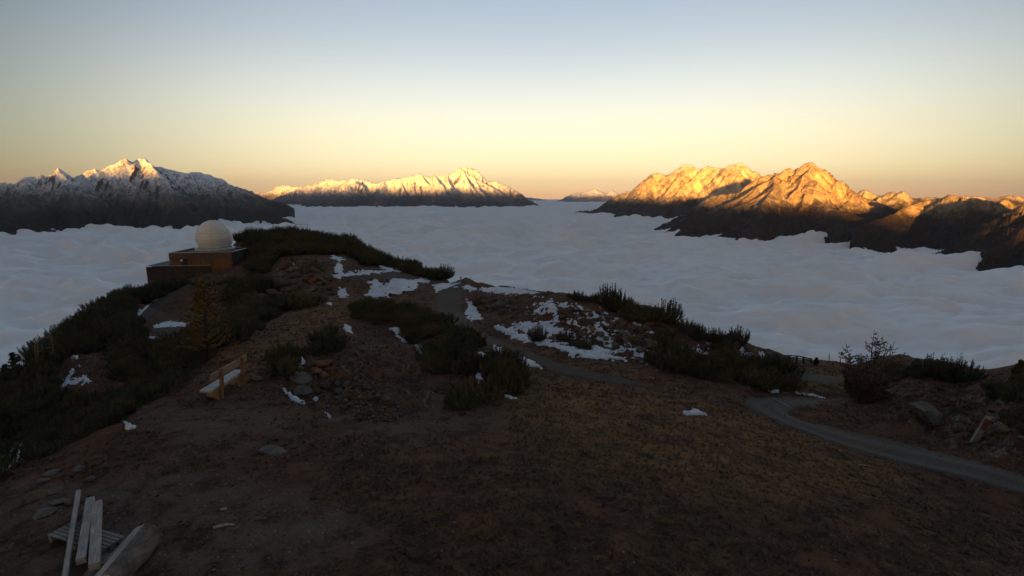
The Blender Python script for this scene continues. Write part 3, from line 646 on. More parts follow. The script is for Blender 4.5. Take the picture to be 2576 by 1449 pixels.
def mat_wood(name, c0, c1, grain=(1, 1, 12), sc=3.0, rough=0.8):
    m = NT(name, rough, 0.25); P = m.obj(); g = m.noise(m.scale(P, grain), sc, 6, 0.7, 0.3); b = m.noise(P, 1.7, 3, 0.6)
    col = m.mix(m.step(g, 0.35, 0.66), c0, c1); col = m.mix(m.step(b, 0.45, 0.7, 0, 0.45), col, tuple(0.55 * v for v in c0))
    m.color(col); m.normal(m.bump(g, 0.5, 0.02)); return m.m
def mat_plain(name, c, rough=0.7, var=0.25, sc=4.0, spec=0.3, metal=0.0):
    m = NT(name, rough, spec); P = m.obj(); n = m.noise(P, sc, 4, 0.65)
    m.color(m.mix(m.step(n, 0.3, 0.7), tuple(v * (1 - var) for v in c), c)); m.b.inputs['Metallic'].default_value = metal
    m.normal(m.bump(n, 0.2, 0.01)); return m.m
def mat_rock(name, c0, c1, lich=None):
    m = NT(name, 0.92, 0.2); P = m.obj(); w = m.geo(); a = m.noise(w, 2.2, 6, 0.7); b = m.noise(w, 14, 4, 0.75); st = m.noise(m.scale(P, (1, 1, 5)), 2.5, 4, 0.6, 0.6)
    col = m.mix(m.step(a, 0.35, 0.65), c0, c1); col = m.mix(m.step(st, 0.55, 0.68, 0, 0.5), col, tuple(0.5 * v for v in c0))
    if lich: col = m.mix(m.step(b, 0.6, 0.72, 0, 0.7), col, lich)
    m.color(col); n = m.bump(a, 0.6, 0.12); n = m.bump(b, 0.7, 0.03, n); m.normal(n); return m.m
M_WOODG = mat_wood("weathered_board", (0.10, 0.095, 0.09), (0.24, 0.225, 0.21), (12, 1, 12))
M_PALE = mat_wood("pale_sawn_wood", (0.20, 0.185, 0.165), (0.36, 0.335, 0.30), (12, 1, 12))
M_BENCH = mat_wood("larch_board", (0.20, 0.14, 0.085), (0.36, 0.26, 0.165), (10, 0.8, 10))
M_BENCHR = mat_wood("reddish_post", (0.17, 0.085, 0.052), (0.27, 0.145, 0.095), (10, 10, 1))
M_ROCKG = mat_rock("grey_stone", (0.060, 0.054, 0.048), (0.135, 0.12, 0.105), (0.14, 0.14, 0.07))
M_ROCKB = mat_rock("brown_stone", (0.045, 0.030, 0.020), (0.10, 0.068, 0.043), (0.10, 0.09, 0.05))
M_ROCKR = mat_rock("rusty_stone", (0.10, 0.045, 0.022), (0.19, 0.095, 0.045))
M_ROCKT = mat_rock("tan_stone", (0.070, 0.048, 0.026), (0.13, 0.092, 0.052))
def mat_leaf(name, c0, c1, rough=0.7):
    m = NT(name, rough, 0.2); P = m.geo(); n = m.noise(P, 1.6, 3, 0.6); n2 = m.noise(P, 0.35, 2, 0.5)
    v = m.math('ADD', m.math('MULTIPLY', n, 0.6), m.math('MULTIPLY', n2, 0.4))
    m.color(m.mix(m.step(v, 0.35, 0.62), c0, c1)); m.b.inputs['Subsurface Weight'].default_value = 0.0; return m.m
M_PINE = mat_leaf("pine_needles", (0.036, 0.038, 0.019), (0.090, 0.086, 0.044))
M_PINEB = mat_leaf("old_pine_needles", (0.056, 0.044, 0.024), (0.118, 0.086, 0.046))
M_BARK = mat_plain("dark_bark", (0.045, 0.035, 0.028), 0.95, 0.4, 9)
M_TWIG = mat_plain("grey_twig", (0.10, 0.078, 0.065), 0.95, 0.3, 9)
M_GOLD = mat_leaf("golden_needles", (0.12, 0.080, 0.022), (0.21, 0.135, 0.038))
M_RUST = mat_leaf("rusty_needles", (0.050, 0.029, 0.017), (0.105, 0.058, 0.032))
M_GRASS = mat_leaf("dry_grass_blades", (0.070, 0.040, 0.020), (0.18, 0.105, 0.048))
M_HEATH = mat_leaf("heather_sprigs", (0.045, 0.026, 0.018), (0.105, 0.052, 0.032))

# ------------------------------------------------------------------ the observatory
def observatory():
    P0 = Vector(at(423.4, 636.5, 84.0)); P1 = Vector(at(582.0, 637.5, 85.2)); W = (P1 - P0).xy.length; ang = math.atan2(P1.y - P0.y, P1.x - P0.x)
    zt = P0.z; L = 8.6; Hh = 4.6
    root = empty("observatory", (P0.x, P0.y, zt - Hh), ang, "observatory with a white dome on a flat roofed building clad in brown wooden slats", "observatory")
    wood = mat_wood("brown_slats", (0.115, 0.056, 0.030), (0.29, 0.145, 0.066), (9, 9, 0.6), 2.0); woodd = mat_wood("weathered_slats", (0.085, 0.055, 0.040), (0.18, 0.115, 0.078), (9, 9, 0.6), 2.0)
    grey = mat_plain("grey_side_cladding", (0.075, 0.070, 0.062), 0.85, 0.3, 2); roofm = mat_plain("roof_gravel", (0.10, 0.105, 0.11), 0.9, 0.4, 3); metal = mat_plain("roof_edge_metal", (0.28, 0.29, 0.30), 0.45, 0.15, 2, 0.5)
    a = MB(); a.box((W / 2, L / 2, Hh / 2 - 0.15), (W - 0.3, L - 0.3, Hh - 0.3)); a.build("wall", mat_plain("dark_core", (0.03, 0.022, 0.018), 0.9), root)
    r = MB(); r.box((W / 2, L / 2, Hh - 0.28), (W - 0.24, L - 0.24, 0.06)); r.build("roof", roofm, root)
    rng = random.Random(5); s1 = MB(); s2 = MB(); n = 56; dx = W / n
    for i in range(n):
        x = dx * (i + 0.5)
        s1.box((x, 0.02, Hh - 0.58), (dx * 0.72, 0.09 + rng.uniform(-.015, .015), 0.98))
        if 1.7 < x < 2.75: continue
        s2.box((x + rng.uniform(-.01, .01), 0.125, (Hh - 1.08) / 2), (dx * 0.66, 0.05 + rng.uniform(0, .02), Hh - 1.08))
    s2.build("lower_slats", wood, root)['kind'] = 'stuff'; s1.build("upper_slats", woodd, root)['kind'] = 'stuff'
    s3 = MB(); n = 40; dy = (L - 0.3) / n
    for i in range(n): s3.box((W - 0.09, 0.2 + dy * (i + .5), Hh / 2 - 0.06), (0.05, dy * 0.85, Hh - 0.14))
    s3.build("side_slats", grey, root)['kind'] = 'stuff'
    s4 = MB(); s4.box((0.10, L / 2, Hh / 2 - 0.06), (0.07, L - 0.2, Hh - 0.14)); s4.box((W / 2, L - 0.11, Hh / 2 - .06), (W - 0.2, 0.07, Hh - 0.14)); s4.build("rear_cladding", grey, root)
    f = MB()
    for c, d in (((W / 2, 0.04, Hh + 0.03), (W + 0.14, 0.34, 0.055)), ((W / 2, L - 0.08, Hh + 0.03), (W + 0.14, 0.34, 0.055)), ((0.06, L / 2, Hh + 0.028), (0.32, L - 0.46, 0.05)), ((W - 0.06, L / 2, Hh + 0.028), (0.32, L - 0.46, 0.05))): f.box(c, d)
    f.build("roof_edge", metal, root)
    p = MB()
    for c, d in (((W / 2, 0.17, Hh - 0.11), (W - 0.3, 0.05, 0.2)), ((W / 2, L - 0.2, Hh - 0.11), (W - 0.3, 0.05, 0.2)), ((0.2, L / 2, Hh - .11), (0.05, L - 0.5, 0.2)), ((W - 0.2, L / 2, Hh - .11), (0.05, L - 0.5, 0.2))): p.box(c, d)
    p.build("parapet", woodd, root)
    d = MB(); d.box((2.22, 0.10, 1.55), (0.95, 0.05, 2.9)); dr = d.build("door", mat_plain("dark_door", (0.022, 0.020, 0.018), 0.6), root)
    h = MB(); h.tube([(2.6, 0.05, 1.5), (2.6, 0.02, 1.75)], 0.02); h.build("handle", metal, dr)
    l = MB(); l.tube([(1.95, 0.10, Hh - 1.25), (1.95, -0.06, Hh - 1.25)], 0.05, 8); l.tube([(1.95, -0.07, Hh - 1.44), (1.95, -0.07, Hh - 1.30), (1.95, -0.07, Hh - 1.14), (1.95, -0.07, Hh - 1.06)], [0.06, 0.17, 0.17, 0.07], 10); l.build("wall_lamp", mat_plain("white_lamp_glass", (0.85, 0.86, 0.88), 0.3, 0.05), root, True)
    # dome
    dc = Vector(at(541.0, 632.0, 88.6)); M = Matrix.Rotation(-ang, 4, 'Z'); q = M @ (dc - P0); cx, cy = q.x, max(q.y, 4.2); R = 2.82; zb = Hh - 0.02; KZ = 1.06
    white = mat_plain("dome_white", (0.60, 0.585, 0.54), 0.55, 0.10, 0.8, 0.3); ringm = mat_plain("dome_ring_grey", (0.36, 0.37, 0.37), 0.5, 0.12, 1.0)
    def lathe(prof, n=64):
        b = MB(); k = len(prof)
        for r_, z_ in prof:
            for i in range(n): an = 2 * math.pi * i / n; b.v.append((cx + r_ * math.cos(an), cy + r_ * math.sin(an), z_))
        for j in range(k - 1):
            for i in range(n): a_ = j * n + i; b_ = j * n + (i + 1) % n; b.f.append((a_, b_, b_ + n, a_ + n))
        return b
    lathe([(3.0, zb - .2), (3.04, zb + .04), (3.10, zb + .08), (3.12, zb + .40), (3.04, zb + .50), (2.86, zb + .52), (2.6, zb + .52)]).build("dome_ring", ringm, root, True)
    zc = zb + 0.42 + 1.78; th0 = math.asin(-1.72 / R)
    prof = [(R * math.cos(t) * 0.999, zc + R * KZ * math.sin(t)) for t in np.linspace(th0, math.pi / 2 - 0.001, 40)]
    dome = lathe(prof).build("dome", white, root, True)
    vd = math.atan2(-dc.y, -dc.x) - ang        # towards the viewer
    def band(a0, a1, t0, t1, r0, r1, na, ntt):
        b = MB(); V = []
        A = np.linspace(a0, a1, na); T = np.linspace(t0, t1, ntt)
        for rr in (r1, r0):
            for t in T:
                for a_ in A: b.v.append((cx + rr * math.cos(t) * math.cos(a_), cy + rr * math.cos(t) * math.sin(a_), zc + rr * KZ * math.sin(t)))
        def ix(l, j, i): return l * na * ntt + j * na + i
        for j in range(ntt - 1):
            for i in range(na - 1): b.f.append((ix(0, j, i), ix(0, j, i + 1), ix(0, j + 1, i + 1), ix(0, j + 1, i)))
        for j in range(ntt - 1):
            for i in (0, na - 1): b.f.append((ix(0, j, i), ix(0, j + 1, i), ix(1, j + 1, i), ix(1, j, i)))
        for i in range(na - 1):
            for j in (0, ntt - 1): b.f.append((ix(0, j, i), ix(0, j, i + 1), ix(1, j, i + 1), ix(1, j, i)))
        return b
    sh = band(vd - math.radians(8), vd + math.radians(50), th0 + .02, math.pi / 2 - 0.16, R - .01, R + 0.045, 20, 34).build("shutter", white, root, True)
    rr_ = []
    for t in (-0.36, -0.22, -0.10, 0.26):
        band(vd - math.radians(95), vd - math.radians(9.5), t, t + 0.022, R - .01, R + 0.03, 24, 2).build("dome_rib", ringm, dome)
        band(vd - math.radians(7), vd + math.radians(49), t + .012, t + 0.034, R + .03, R + 0.075, 18, 2).build("shutter_rib", ringm, sh)
    for a_ in (-8.6, 50.5): band(vd + math.radians(a_) - 0.007, vd + math.radians(a_) + 0.007, th0 + .02, math.pi / 2 - .12, R - .01, R + 0.07, 2, 34).build("shutter_rail", ringm, dome)
    hb = MB(); t = math.pi / 2 - 0.20; pp = [(cx + (R + .10) * math.cos(tt) * math.cos(vd + .1), cy + (R + .10) * math.cos(tt) * math.sin(vd + .1), zc + (R + .10) * KZ * math.sin(tt)) for tt in np.linspace(t - 0.10, t + 0.18, 5)]
    hb.tube(pp, 0.06, 6); hb.build("shutter_seal", mat_plain("black_rubber", (0.02, 0.02, 0.02), 0.5), sh, True)
    # lower annexe
    Q0 = Vector(at(364.3, 670.3, 83.0)); Q1 = Vector(at(530.5, 671, 84.7)); W2 = (Q1 - Q0).xy.length; q = Matrix.Rotation(-ang, 4, 'Z') @ (Q0 - P0); q.y = -0.30; zz = Hh + q.z; H2 = 4.6; L2 = 7.5
    dk = mat_wood("dark_annexe_boards", (0.026, 0.020, 0.017), (0.052, 0.040, 0.032), (0.6, 9, 9), 2.0)
    an = MB(); an.box((q.x / 2, q.y + L2 / 2 + .06, zz - H2 / 2 - 0.16), (-q.x - 0.1, L2, H2 - 0.2)); an.box(((q.x + W2) / 2 + .02, q.y + .11, zz - H2 / 2 - 0.10), (q.x + W2 - .06, 0.16, H2 - 0.2)); an.build("annexe_wall", dk, root)
    for i in range(17):
        b = MB(); b.box((q.x + W2 / 2, q.y + 0.0, zz - 0.14 - 0.26 * (i + 0.5)), (W2, 0.05, 0.235)); b.build("board", dk, root)
    ar = MB(); ar.box((q.x / 2, q.y + L2 / 2 + .1, zz - 0.02), (-q.x - 0.16, L2 - 0.2, 0.05)); ar.build("annexe_roof", roofm, root)
    ae = MB(); ae.box((q.x + W2 / 2, q.y + 0.02, zz + 0.03), (W2 + 0.1, 0.22, 0.07)); ae.box((q.x + 0.05, q.y + L2 / 2, zz + 0.028), (0.2, L2 - .1, 0.065)); ae.build("annexe_edge", metal, root)
    return root
observatory()

# ------------------------------------------------------------------ rocks
def rock_mesh(name, seed, sub=2, flat=0.6, ang_=0.35):
    r = random.Random(seed); bm = bmesh.new(); bmesh.ops.create_icosphere(bm, subdivisions=sub, radius=1.0)
    pl = [(Vector((r.gauss(0, 1), r.gauss(0, 1), r.gauss(0, 1))).normalized(), r.uniform(0.42, 0.78)) for _ in range(8)]
    for v in bm.verts:
        for n_, d_ in pl:
            e = v.co.dot(n_) - d_
            if e > 0: v.co -= n_ * e * 0.92
        v.co *= 1 + r.uniform(-.03, .03)
        v.co.z *= flat
    me = bpy.data.meshes.new(name); bm.to_mesh(me); bm.free(); return me
ROCKS = [rock_mesh("stone", 100 + i, 2, 0.55 + 0.05 * (i % 5)) for i in range(9)]
_rm = {}
def rock_data(i, mat):
    k = (i, mat.name)
    if k not in _rm: me = ROCKS[i].copy(); me.materials.append(mat); _rm[k] = me
    return _rm[k]
def put_stone(px, py, w, h, mat, i, parent=None, rnd=random, name="stone", rot=None):
    """a stone whose outline is w by h pixels wide at that place"""
    p = hit(px, py + h * 0.40); k = p.y * 1.03 / F; sx = w / 2 * k; sz = h / 2 * k * 1.05
    o = bpy.data.objects.new(name, rock_data(i % 9, mat)); link(o)
    loc = Vector((p.x, p.y + sx * 0.3, p.z + sz * 0.42))
    o.rotation_euler = (rnd.uniform(-.15, .15), rnd.uniform(-.15, .15), rnd.uniform(-.5, .5) if rot is None else rot); o.scale = (sx * 1.08, sx * rnd.uniform(.7, .95), sz / 0.62)
    if parent: o.parent = parent; o.location = loc - parent.location
    else: o.location = loc
    return o
def heap(name, label, cat, base, stones, rnd):
    root = empty(name, hit(*base), 0, label, cat)
    for px, py, w, h, m in stones: put_stone(px, py, w, h, m, rnd.randrange(9), root, rnd)
    return root
rnd = random.Random(11)
mats = [M_ROCKG, M_ROCKB, M_ROCKR, M_ROCKT]
def scatter(poly, n, smin, smax, wts=(3, 4, 1, 1), gap=0.75):
    out = []; xs = [p[0] for p in poly]; ys = [p[1] for p in poly]; tr = 0
    while len(out) < n and tr < n * 60:
        tr += 1; x = rnd.uniform(min(xs), max(xs)); y = rnd.uniform(min(ys), max(ys))
        if not inpoly(np.array([x]), np.array([y]), poly)[0]: continue
        w = rnd.uniform(smin, smax) * (0.75 + 0.5 * rnd.random())
        if any(math.hypot(x - q[0], (y - q[1]) * 1.4) < (w + q[2]) / 2 * gap for q in out): continue
        out.append((x, y, w, w * rnd.uniform(.5, .9), rnd.choices(mats, wts)[0]))
    return out
S0 = [(751,945,72,46,M_ROCKG),(759,982,50,38,M_ROCKG),(810,911,66,22,M_ROCKR),(793,932,32,20,M_ROCKR),(813,940,28,27,M_ROCKT),(813,966,40,26,M_ROCKB),(866,949,27,34,M_ROCKB),(850,980,30,20,M_ROCKG),(876,975,19,19,M_ROCKT),(868,993,26,24,M_ROCKB),
      (940,977,17,8,M_ROCKG),(802,985,20,16,M_ROCKB),(836,958,22,20,M_ROCKB),(960,1030,13,14,M_ROCKG),(640,950,46,14,M_ROCKT)]
S1 = scatter([(836,958),(905,948),(960,985),(1020,1040),(990,1062),(900,1050),(840,1012)], 120, 9, 22, (3, 4, 1, 1), 0.62)
S1 += scatter([(700,930),(840,900),(860,1000),(800,1020),(740,1010)], 18, 8, 16)
heap("stone_heap", "heap of angular grey, brown and rusty stones spilling off the mound in front", "stone heap", (850, 980), S0 + S1, rnd)
S2 = scatter([(640,745),(690,690),(730,648),(800,650),(830,700),(830,745),(770,770),(700,765)], 46, 18, 44, (1, 5, 1, 3), 0.7)
heap("rock_outcrop", "brown rock outcrop of cracked slabs on the hillside below the hilltop pines", "rock outcrop", (750, 740), S2, rnd)
S3 = scatter([(520,700),(570,692),(600,720),(560,760),(540,790),(500,770)], 20, 16, 34, (1, 5, 0, 4), 0.7)
heap("rock_outcrop", "lichen covered rock slabs just below the observatory wall beside its path", "rock outcrop", (550, 770), S3, rnd)
S4 = scatter([(1400,780),(1480,772),(1600,820),(1660,880),(1600,890),(1500,860),(1420,830)], 110, 10, 26, (4, 4, 1, 1), 0.7)
heap("scree_slope", "scree of grey and brown stones poking through the snow right of the path", "scree", (1500, 850), S4, rnd)
S5 = scatter([(1560,810),(1620,818),(1655,860),(1650,895),(1600,880),(1570,850)], 12, 30, 52, (1, 4, 0, 4), 0.6)
heap("rock_outcrop", "rounded tan rock outcrop at the right end of the snowy slope", "rock outcrop", (1610, 880), S5, rnd)
S6 = scatter([(1195,748),(1290,752),(1300,770),(1250,784),(1205,775)], 12, 16, 34, (2, 4, 0, 3), 0.6)
heap("rock_outcrop", "low cracked rock ledge between the path and the far rim", "rock outcrop", (1240, 780), S6, rnd)
S7 = scatter([(880,715),(960,706),(1040,716),(1030,740),(900,748)], 8, 8, 18, (3, 4, 0, 1), 0.9)
heap("rock_outcrop", "small dark stones in the snow patch on the saddle", "rock outcrop", (950, 735), S7, rnd)
S8 = scatter([(2500,1000),(2576,985),(2576,1150),(2480,1130),(2400,1090)], 40, 8, 24, (4, 3, 0, 1), 0.9)
heap("rock_outcrop", "rough stony bank at the right edge above the gravel road", "rock outcrop", (2500, 1100), S8, rnd)
S9 = scatter([(60,1225),(160,1165),(240,1170),(220,1250),(100,1300)], 9, 30, 60, (5, 2, 0, 0), 0.7)
heap("rock_outcrop", "flat grey rocks along the edge of the clearing at the lower left", "rock outcrop", (150, 1230), [(a, b, c, d * .5, m) for a, b, c, d, m in S9], rnd)
def boulder(px, py, w, h, mat, seed, label, flat=0.6):
    me = rock_mesh("boulder", seed, 4, flat); me.materials.append(mat)
    p = hit(px, py + h * .45); k = p.y * 1.04 / F
    o = bpy.data.objects.new("boulder", me); link(o); o.location = (p.x, p.y + w * k * .25, p.z + h * k * .34); o.scale = (w / 2 * k * 1.1, w / 2 * k * .9, h / 2 * k * 1.05 / flat * .8); o.rotation_euler = (0.05, 0.1, 0.3)
    tag(o, label, "boulder")
boulder(2346, 1041, 98, 66, M_ROCKG, 515, "large pale grey layered boulder on the bank right of the gravel road", 0.55)
boulder(1853, 868, 24, 34, M_ROCKB, 502, "upright brown boulder between dark pines and snow on the right", 0.8)
boulder(680, 1140, 70, 14, M_ROCKG, 503, "flat grey stone slab sunk in the ground in front of the bench", 0.35)
boulder(735, 1124, 22, 9, M_ROCKG, 504, "small pale stone lying alone on the open ground", 0.6)
boulder(2530, 1075, 40, 30, M_ROCKG, 505, "dim grey boulder near the right edge above the marker board", 0.6)
boulder(560, 1282, 16, 8, M_PALE, 506, "light flat stone chip in the bare patch near the camera", 0.4)
boulder(645, 1305, 18, 6, M_ROCKT, 507, "long tan stone chip right of the light flat chip", 0.4)

# ------------------------------------------------------------------ bench, pallet, beams, log
def on_z(px, py, z):
    a, s = ray(px, py); Yd = (z - CAMZ) / s; return Vector((a * Yd, Yd, z))
def bench():
    c = Vector((-10.88, 18.45, 0)); z = gz(c.x, c.y); zz = min(gz(c.x, 17.7), gz(c.x, 19.25))
    root = empty("park_bench", (c.x, c.y, z), math.radians(-1.5), "wooden bench with one wide backrest board and frosty seat, facing the valley on the left", "bench")
    e = zz - z - 0.04; frost = mat_plain("frosted_seat", (0.40, 0.41, 0.42), 0.7, 0.35, 5)
    s = MB(); s.box((-0.03, 0, 0.475), (0.42, 2.25, 0.09)); st = s.build("seat", frost, root, bevel=0.012)
    f = MB(); f.box((0.155, 0, 0.39), (0.05, 1.5, 0.08)); f.box((-0.20, 0, 0.40), (0.04, 1.5, 0.06)); f.build("rail", M_BENCH, root)
    b = MB(); b.box((0.235, 0.02, 0.98), (0.045, 2.36, 0.30), Matrix.Rotation(0.10, 3, 'Y')); b.build("backrest", M_BENCH, root, bevel=0.012)
    for y in (-0.62, 0.78):
        p = MB(); p.beam((0.215, y, e - .05), (0.32, y, 1.16), 0.13, 0.08, Vector((0, 1, 0))); p.build("post", M_BENCHR, root, bevel=0.008)
    for y in (-0.75, 0.75):
        P = [(-0.21, e), (-0.235, 0.43), (0.20, 0.43), (0.20, e), (0.10, e), (0.06, e + .11), (0.0, e + .15), (-0.06, e + .11), (-0.11, e)]
        l = MB(); n = len(P); l.add([(x, y - .035, z_) for x, z_ in P] + [(x, y + .035, z_) for x, z_ in P], [tuple(range(n)), tuple(reversed(range(n, 2 * n)))] + [(i, (i + 1) % n + 0, (i + 1) % n + n, i + n)[::-1] for i in range(n)])
        l.build("leg", mat_wood("yellow_leg_board", (0.19, 0.13, 0.055), (0.30, 0.22, 0.11), (10, 10, 1)) if y < 0 else M_BENCH, root)
bench()
def pallet():
    A = on_z(118, 1345, 0.16); B = on_z(250, 1387, 0.16); C_ = on_z(153, 1299, 0.16)
    ax = (B - A).xy; L = ax.length; ang = math.atan2(ax.y, ax.x); D = (C_ - A).xy; perp = Vector((-math.sin(ang), math.cos(ang))); Wd = abs(D.dot(perp))
    g = max(gz(A.x, A.y), gz(B.x, B.y)); 
    root = empty("wooden_pallet", (A.x, A.y, g), ang, "weathered wooden pallet lying on the ground under the beams", "pallet")
    n = 6; st = Wd / n; r = random.Random(3)
    for i in range(n):
        b = MB(); b.box((L / 2 + r.uniform(-.01, .01), st * (i + .5), 0.145), (L, st * 0.76, 0.022)); b.build("deck_board", M_WOODG, root)
    for x in (0.06, L / 2, L - 0.06):
        b = MB(); b.box((x, Wd / 2, 0.1225), (0.10, Wd, 0.022)); b.build("bearer", M_WOODG, root)
        for y in (0.07, Wd / 2, Wd - 0.07):
            b = MB(); b.box((x, y, 0.066), (0.10, 0.12, 0.088)); b.build("block", M_WOODG, root)
        b = MB(); b.box((x, Wd / 2, 0.010), (0.10, Wd, 0.022)); b.build("bottom_board", M_WOODG, root)
    return g + 0.157
PZ = pallet()
def lone_beam(name, a, b, w, h, z, mat, label, cat, knots=0):
    A = on_z(a[0], a[1], z); B = on_z(b[0], b[1], z); c = (A + B) / 2; d = (B - A); ang = math.atan2(d.y, d.x) - math.pi / 2; L = d.xy.length
    m = MB(); m.box((0, 0, 0), (w, L, h)); me = m
    if knots:
        o = m.build(name, mat, None, bevel=0.006)
    else: o = m.build(name, mat, None, bevel=0.006)
    o.location = (c.x, c.y, z - h / 2); o.rotation_euler = (0, 0, ang); tag(o, label, cat); return o
lone_beam("wooden_beam", (197, 1232), (158, 1475), 0.085, 0.09, PZ + 0.092, M_PALE, "long thin pale beam across the pallet, leftmost of the three beams", "beam")
lone_beam("wooden_beam", (227, 1250), (203, 1404), 0.155, 0.13, PZ + 0.133, M_PALE, "wide grey beam on the pallet, middle one of the three beams", "beam")
lone_beam("wooden_beam", (244, 1259), (236, 1417), 0.17, 0.15, PZ + 0.163, M_PALE, "thick squared beam with knots on the pallet, rightmost of the three beams", "beam")
gb = gz(*on_z(300, 1385, 0).xy)
lone_beam("wooden_board", (328, 1353), (268, 1418), 0.20, 0.04, gb + 0.13, M_WOODG, "short grey board lying against the log on its far side", "board")
lone_beam("wooden_board", (276, 1390), (222, 1446), 0.19, 0.04, gb + 0.06, M_WOODG, "short board on the ground between the thick beam and the log", "board")
lone_beam("wood_scrap", (240, 1410), (247, 1432), 0.02, 0.02, gb + 0.10, M_PALE, "thin splinter standing out under the thick beam", "splinter")
def log():
    R = 0.29; z0 = max(gz(*on_z(372, 1352, 0.3).xy), 0) + R * .72
    A = on_z(370, 1350, z0); B = on_z(262, 1480, z0); d = B - A; L = d.length; n = 28; nl = 26; r = random.Random(8)
    ang = math.atan2(d.y, d.x) - math.pi / 2
    root = empty("sawn_log", (A.x, A.y, z0), ang, "thick half sawn log with flat pale top and rough bark at the lower left", "log")
    cut = 0.272
    bark = mat_rock("rough_bark", (0.075, 0.060, 0.050), (0.17, 0.14, 0.12)); 
    b = MB(); tilt = math.radians(68)
    angs = np.linspace(tilt + math.acos(cut / R), tilt + 2 * math.pi - math.acos(cut / R), n)
    wob = [[r.uniform(-.012, .012) for _ in range(n)] for _ in range(nl)]
    for j in range(nl):
        y = L * j / (nl - 1); tap = 1 - 0.10 * j / nl
        for i, a_ in enumerate(angs):
            w_ = 0 if i in (0, n - 1) else wob[j][i] + 0.012 * math.sin(i * 1.9 + j * .7); b.v.append(((R * tap + w_) * math.cos(a_), y, (R * tap + w_) * math.sin(a_)))
    for j in range(nl - 1):
        for i in range(n - 1): k = j * n + i; b.f.append((k, k + 1, k + 1 + n, k + n))
    b.build("bark", bark, root, True)
    f = MB()
    for j in range(nl):
        f.v += [b.v[j * n], b.v[j * n + n - 1]]
    for j in range(nl - 1): f.f.append((2 * j, 2 * j + 1, 2 * j + 3, 2 * j + 2))
    f.build("sawn_face", M_PALE, root)
    e = MB(); e.v = [b.v[i] for i in range(n)] + [b.v[(nl - 1) * n + i] for i in range(n)]; e.f = [tuple(range(n)), tuple(reversed(range(n, 2 * n)))]; e.build("end_grain", M_PALE, root)
log()
def stick(px0, py0, px1, py1, r_, label, mat, name="fallen_branch"):
    a = hit(px0, py0); b = hit(px1, py1); a.z += r_ * .8; b.z += r_ * .8; m_ = (a + b) / 2 + Vector((0.02, 0.05, 0.01)); m = MB(); m.tube([p - a for p in (a, m_, b)], [r_, r_ * .9, r_ * .5], 6)
    o = m.build(name, mat, None, True); o.location = a; tag(o, label, "branch")
stick(536, 1331, 590, 1323, 0.035, "pale bare stick lying on the grey patch near the camera", M_PALE)
stick(1105, 1478, 1128, 1470, 0.01, "tiny twig on the open ground", M_TWIG)
stick(1942, 1003, 1998, 1033, 0.035, "thin pale drainage pole laid across the bend of the gravel road", M_PALE, "drainage_pole")
stick(2160, 1172, 2200, 1178, 0.03, "weathered stick on the grass beside the gravel road", M_PALE)
stick(905, 940, 960, 990, 0.03, "thin grey branch lying down the edge of the stone heap", M_TWIG)

# ------------------------------------------------------------------ posts, frames, fence
M_STEEL = mat_plain("dull_steel", (0.20, 0.20, 0.20), 0.5, 0.2, 3, 0.5)
def lookout_frame():
    D = 33.0; g = hit(110, 905); base = Vector((g.x, g.y, g.z)); D = g.y
    root = empty("viewing_frame", base, 0, "angled wooden viewing frame with two glazed panels on tall posts on the left flank", "frame")
    M_ = mat_wood("frame_timber", (0.11, 0.075, 0.035), (0.18, 0.125, 0.06), (10, 10, 1))
    P = lambda px, py, dd=0: Vector(at(px, py, D + dd)) - base
    for a, b in (((103.7, 850), (108.5, 912)), ((129.5, 848.5), (134.5, 893))):
        m = MB(); m.beam(P(*a), P(*b), 0.075, 0.075, Vector((0, 1, 0))); m.build("post", M_, root)
    for a, b in (((87, 866), (93, 923)), ((93, 862), (97, 920))):
        m = MB(); m.beam(P(*a, -1.2), P(*b, -1.2), 0.075, 0.075, Vector((0, 1, 0))); m.build("post", M_, root)
    for a, b in (((102, 850.5), (131, 848.5)), ((103.7, 878), (132.4, 874))):
        m = MB(); m.beam(P(*a, -.06), P(*b, -.06), 0.07, 0.07); m.build("rail", M_, root)
    for a, b in (((88, 867), (103, 851)), ((90, 893), (104, 879))):
        m = MB(); m.beam(P(*a, -1.25), P(*b, -.1), 0.07, 0.07); m.build("rail", M_, root)
    gl = NT("smoky_glass", 0.1, 0.5); gl.color((0.35, 0.42, 0.38)); gl.b.inputs['Transmission Weight'].default_value = 0.85; gl.b.inputs['IOR'].default_value = 1.05
    for q in ((P(104, 852), P(129.5, 850), P(132.2, 874), P(104.5, 877)), (P(88.5, 868, -1.2), P(102.5, 853, -.1), P(103.5, 878, -.1), P(90, 892, -1.2))):
        m = MB(); o = Vector((0, .012, 0)); m.add([p - o for p in q] + [p + o for p in q], [(0, 1, 2, 3), (7, 6, 5, 4), (0, 4, 5, 1), (1, 5, 6, 2), (2, 6, 7, 3), (3, 7, 4, 0)]); m.build("glass_pane", gl.m, root)
    g2 = hit(132, 903); r2 = empty("info_board", g2, 0, "small pale information board on a short post beside the viewing frame", "sign")
    q = MB(); h = (903 - 891) * g2.y / F; q.tube([(0, 0, -.1), (0, 0, h)], 0.03); q.build("post", M_, r2); q = MB(); q.box((0, -.02, h + .06), (0.2, 0.14, 0.04), Matrix.Rotation(.5, 3, 'X')); q.build("panel", mat_plain("pale_panel", (0.4, 0.4, 0.4)), r2)
lookout_frame()
def pole(name, px, y0, y1, r_, mat, label, cat, lean=0.0, ground=None):
    g = hit(px, y1) if ground is None else Vector(at(px, y1, ground))
    top = Vector(at(px + lean, y0, g.y)) - g
    m = MB(); m.tube([(0, 0, -0.3), tuple(top * .5), tuple(top)], [r_, r_, r_ * .8], 6); o = m.build(name, mat, None, True); o.location = g; tag(o, label, cat); return o, g, top
pole("wooden_post", 425, 706, 717, 0.07, M_PALE, "short pale post in front of the dark annexe wall", "post")
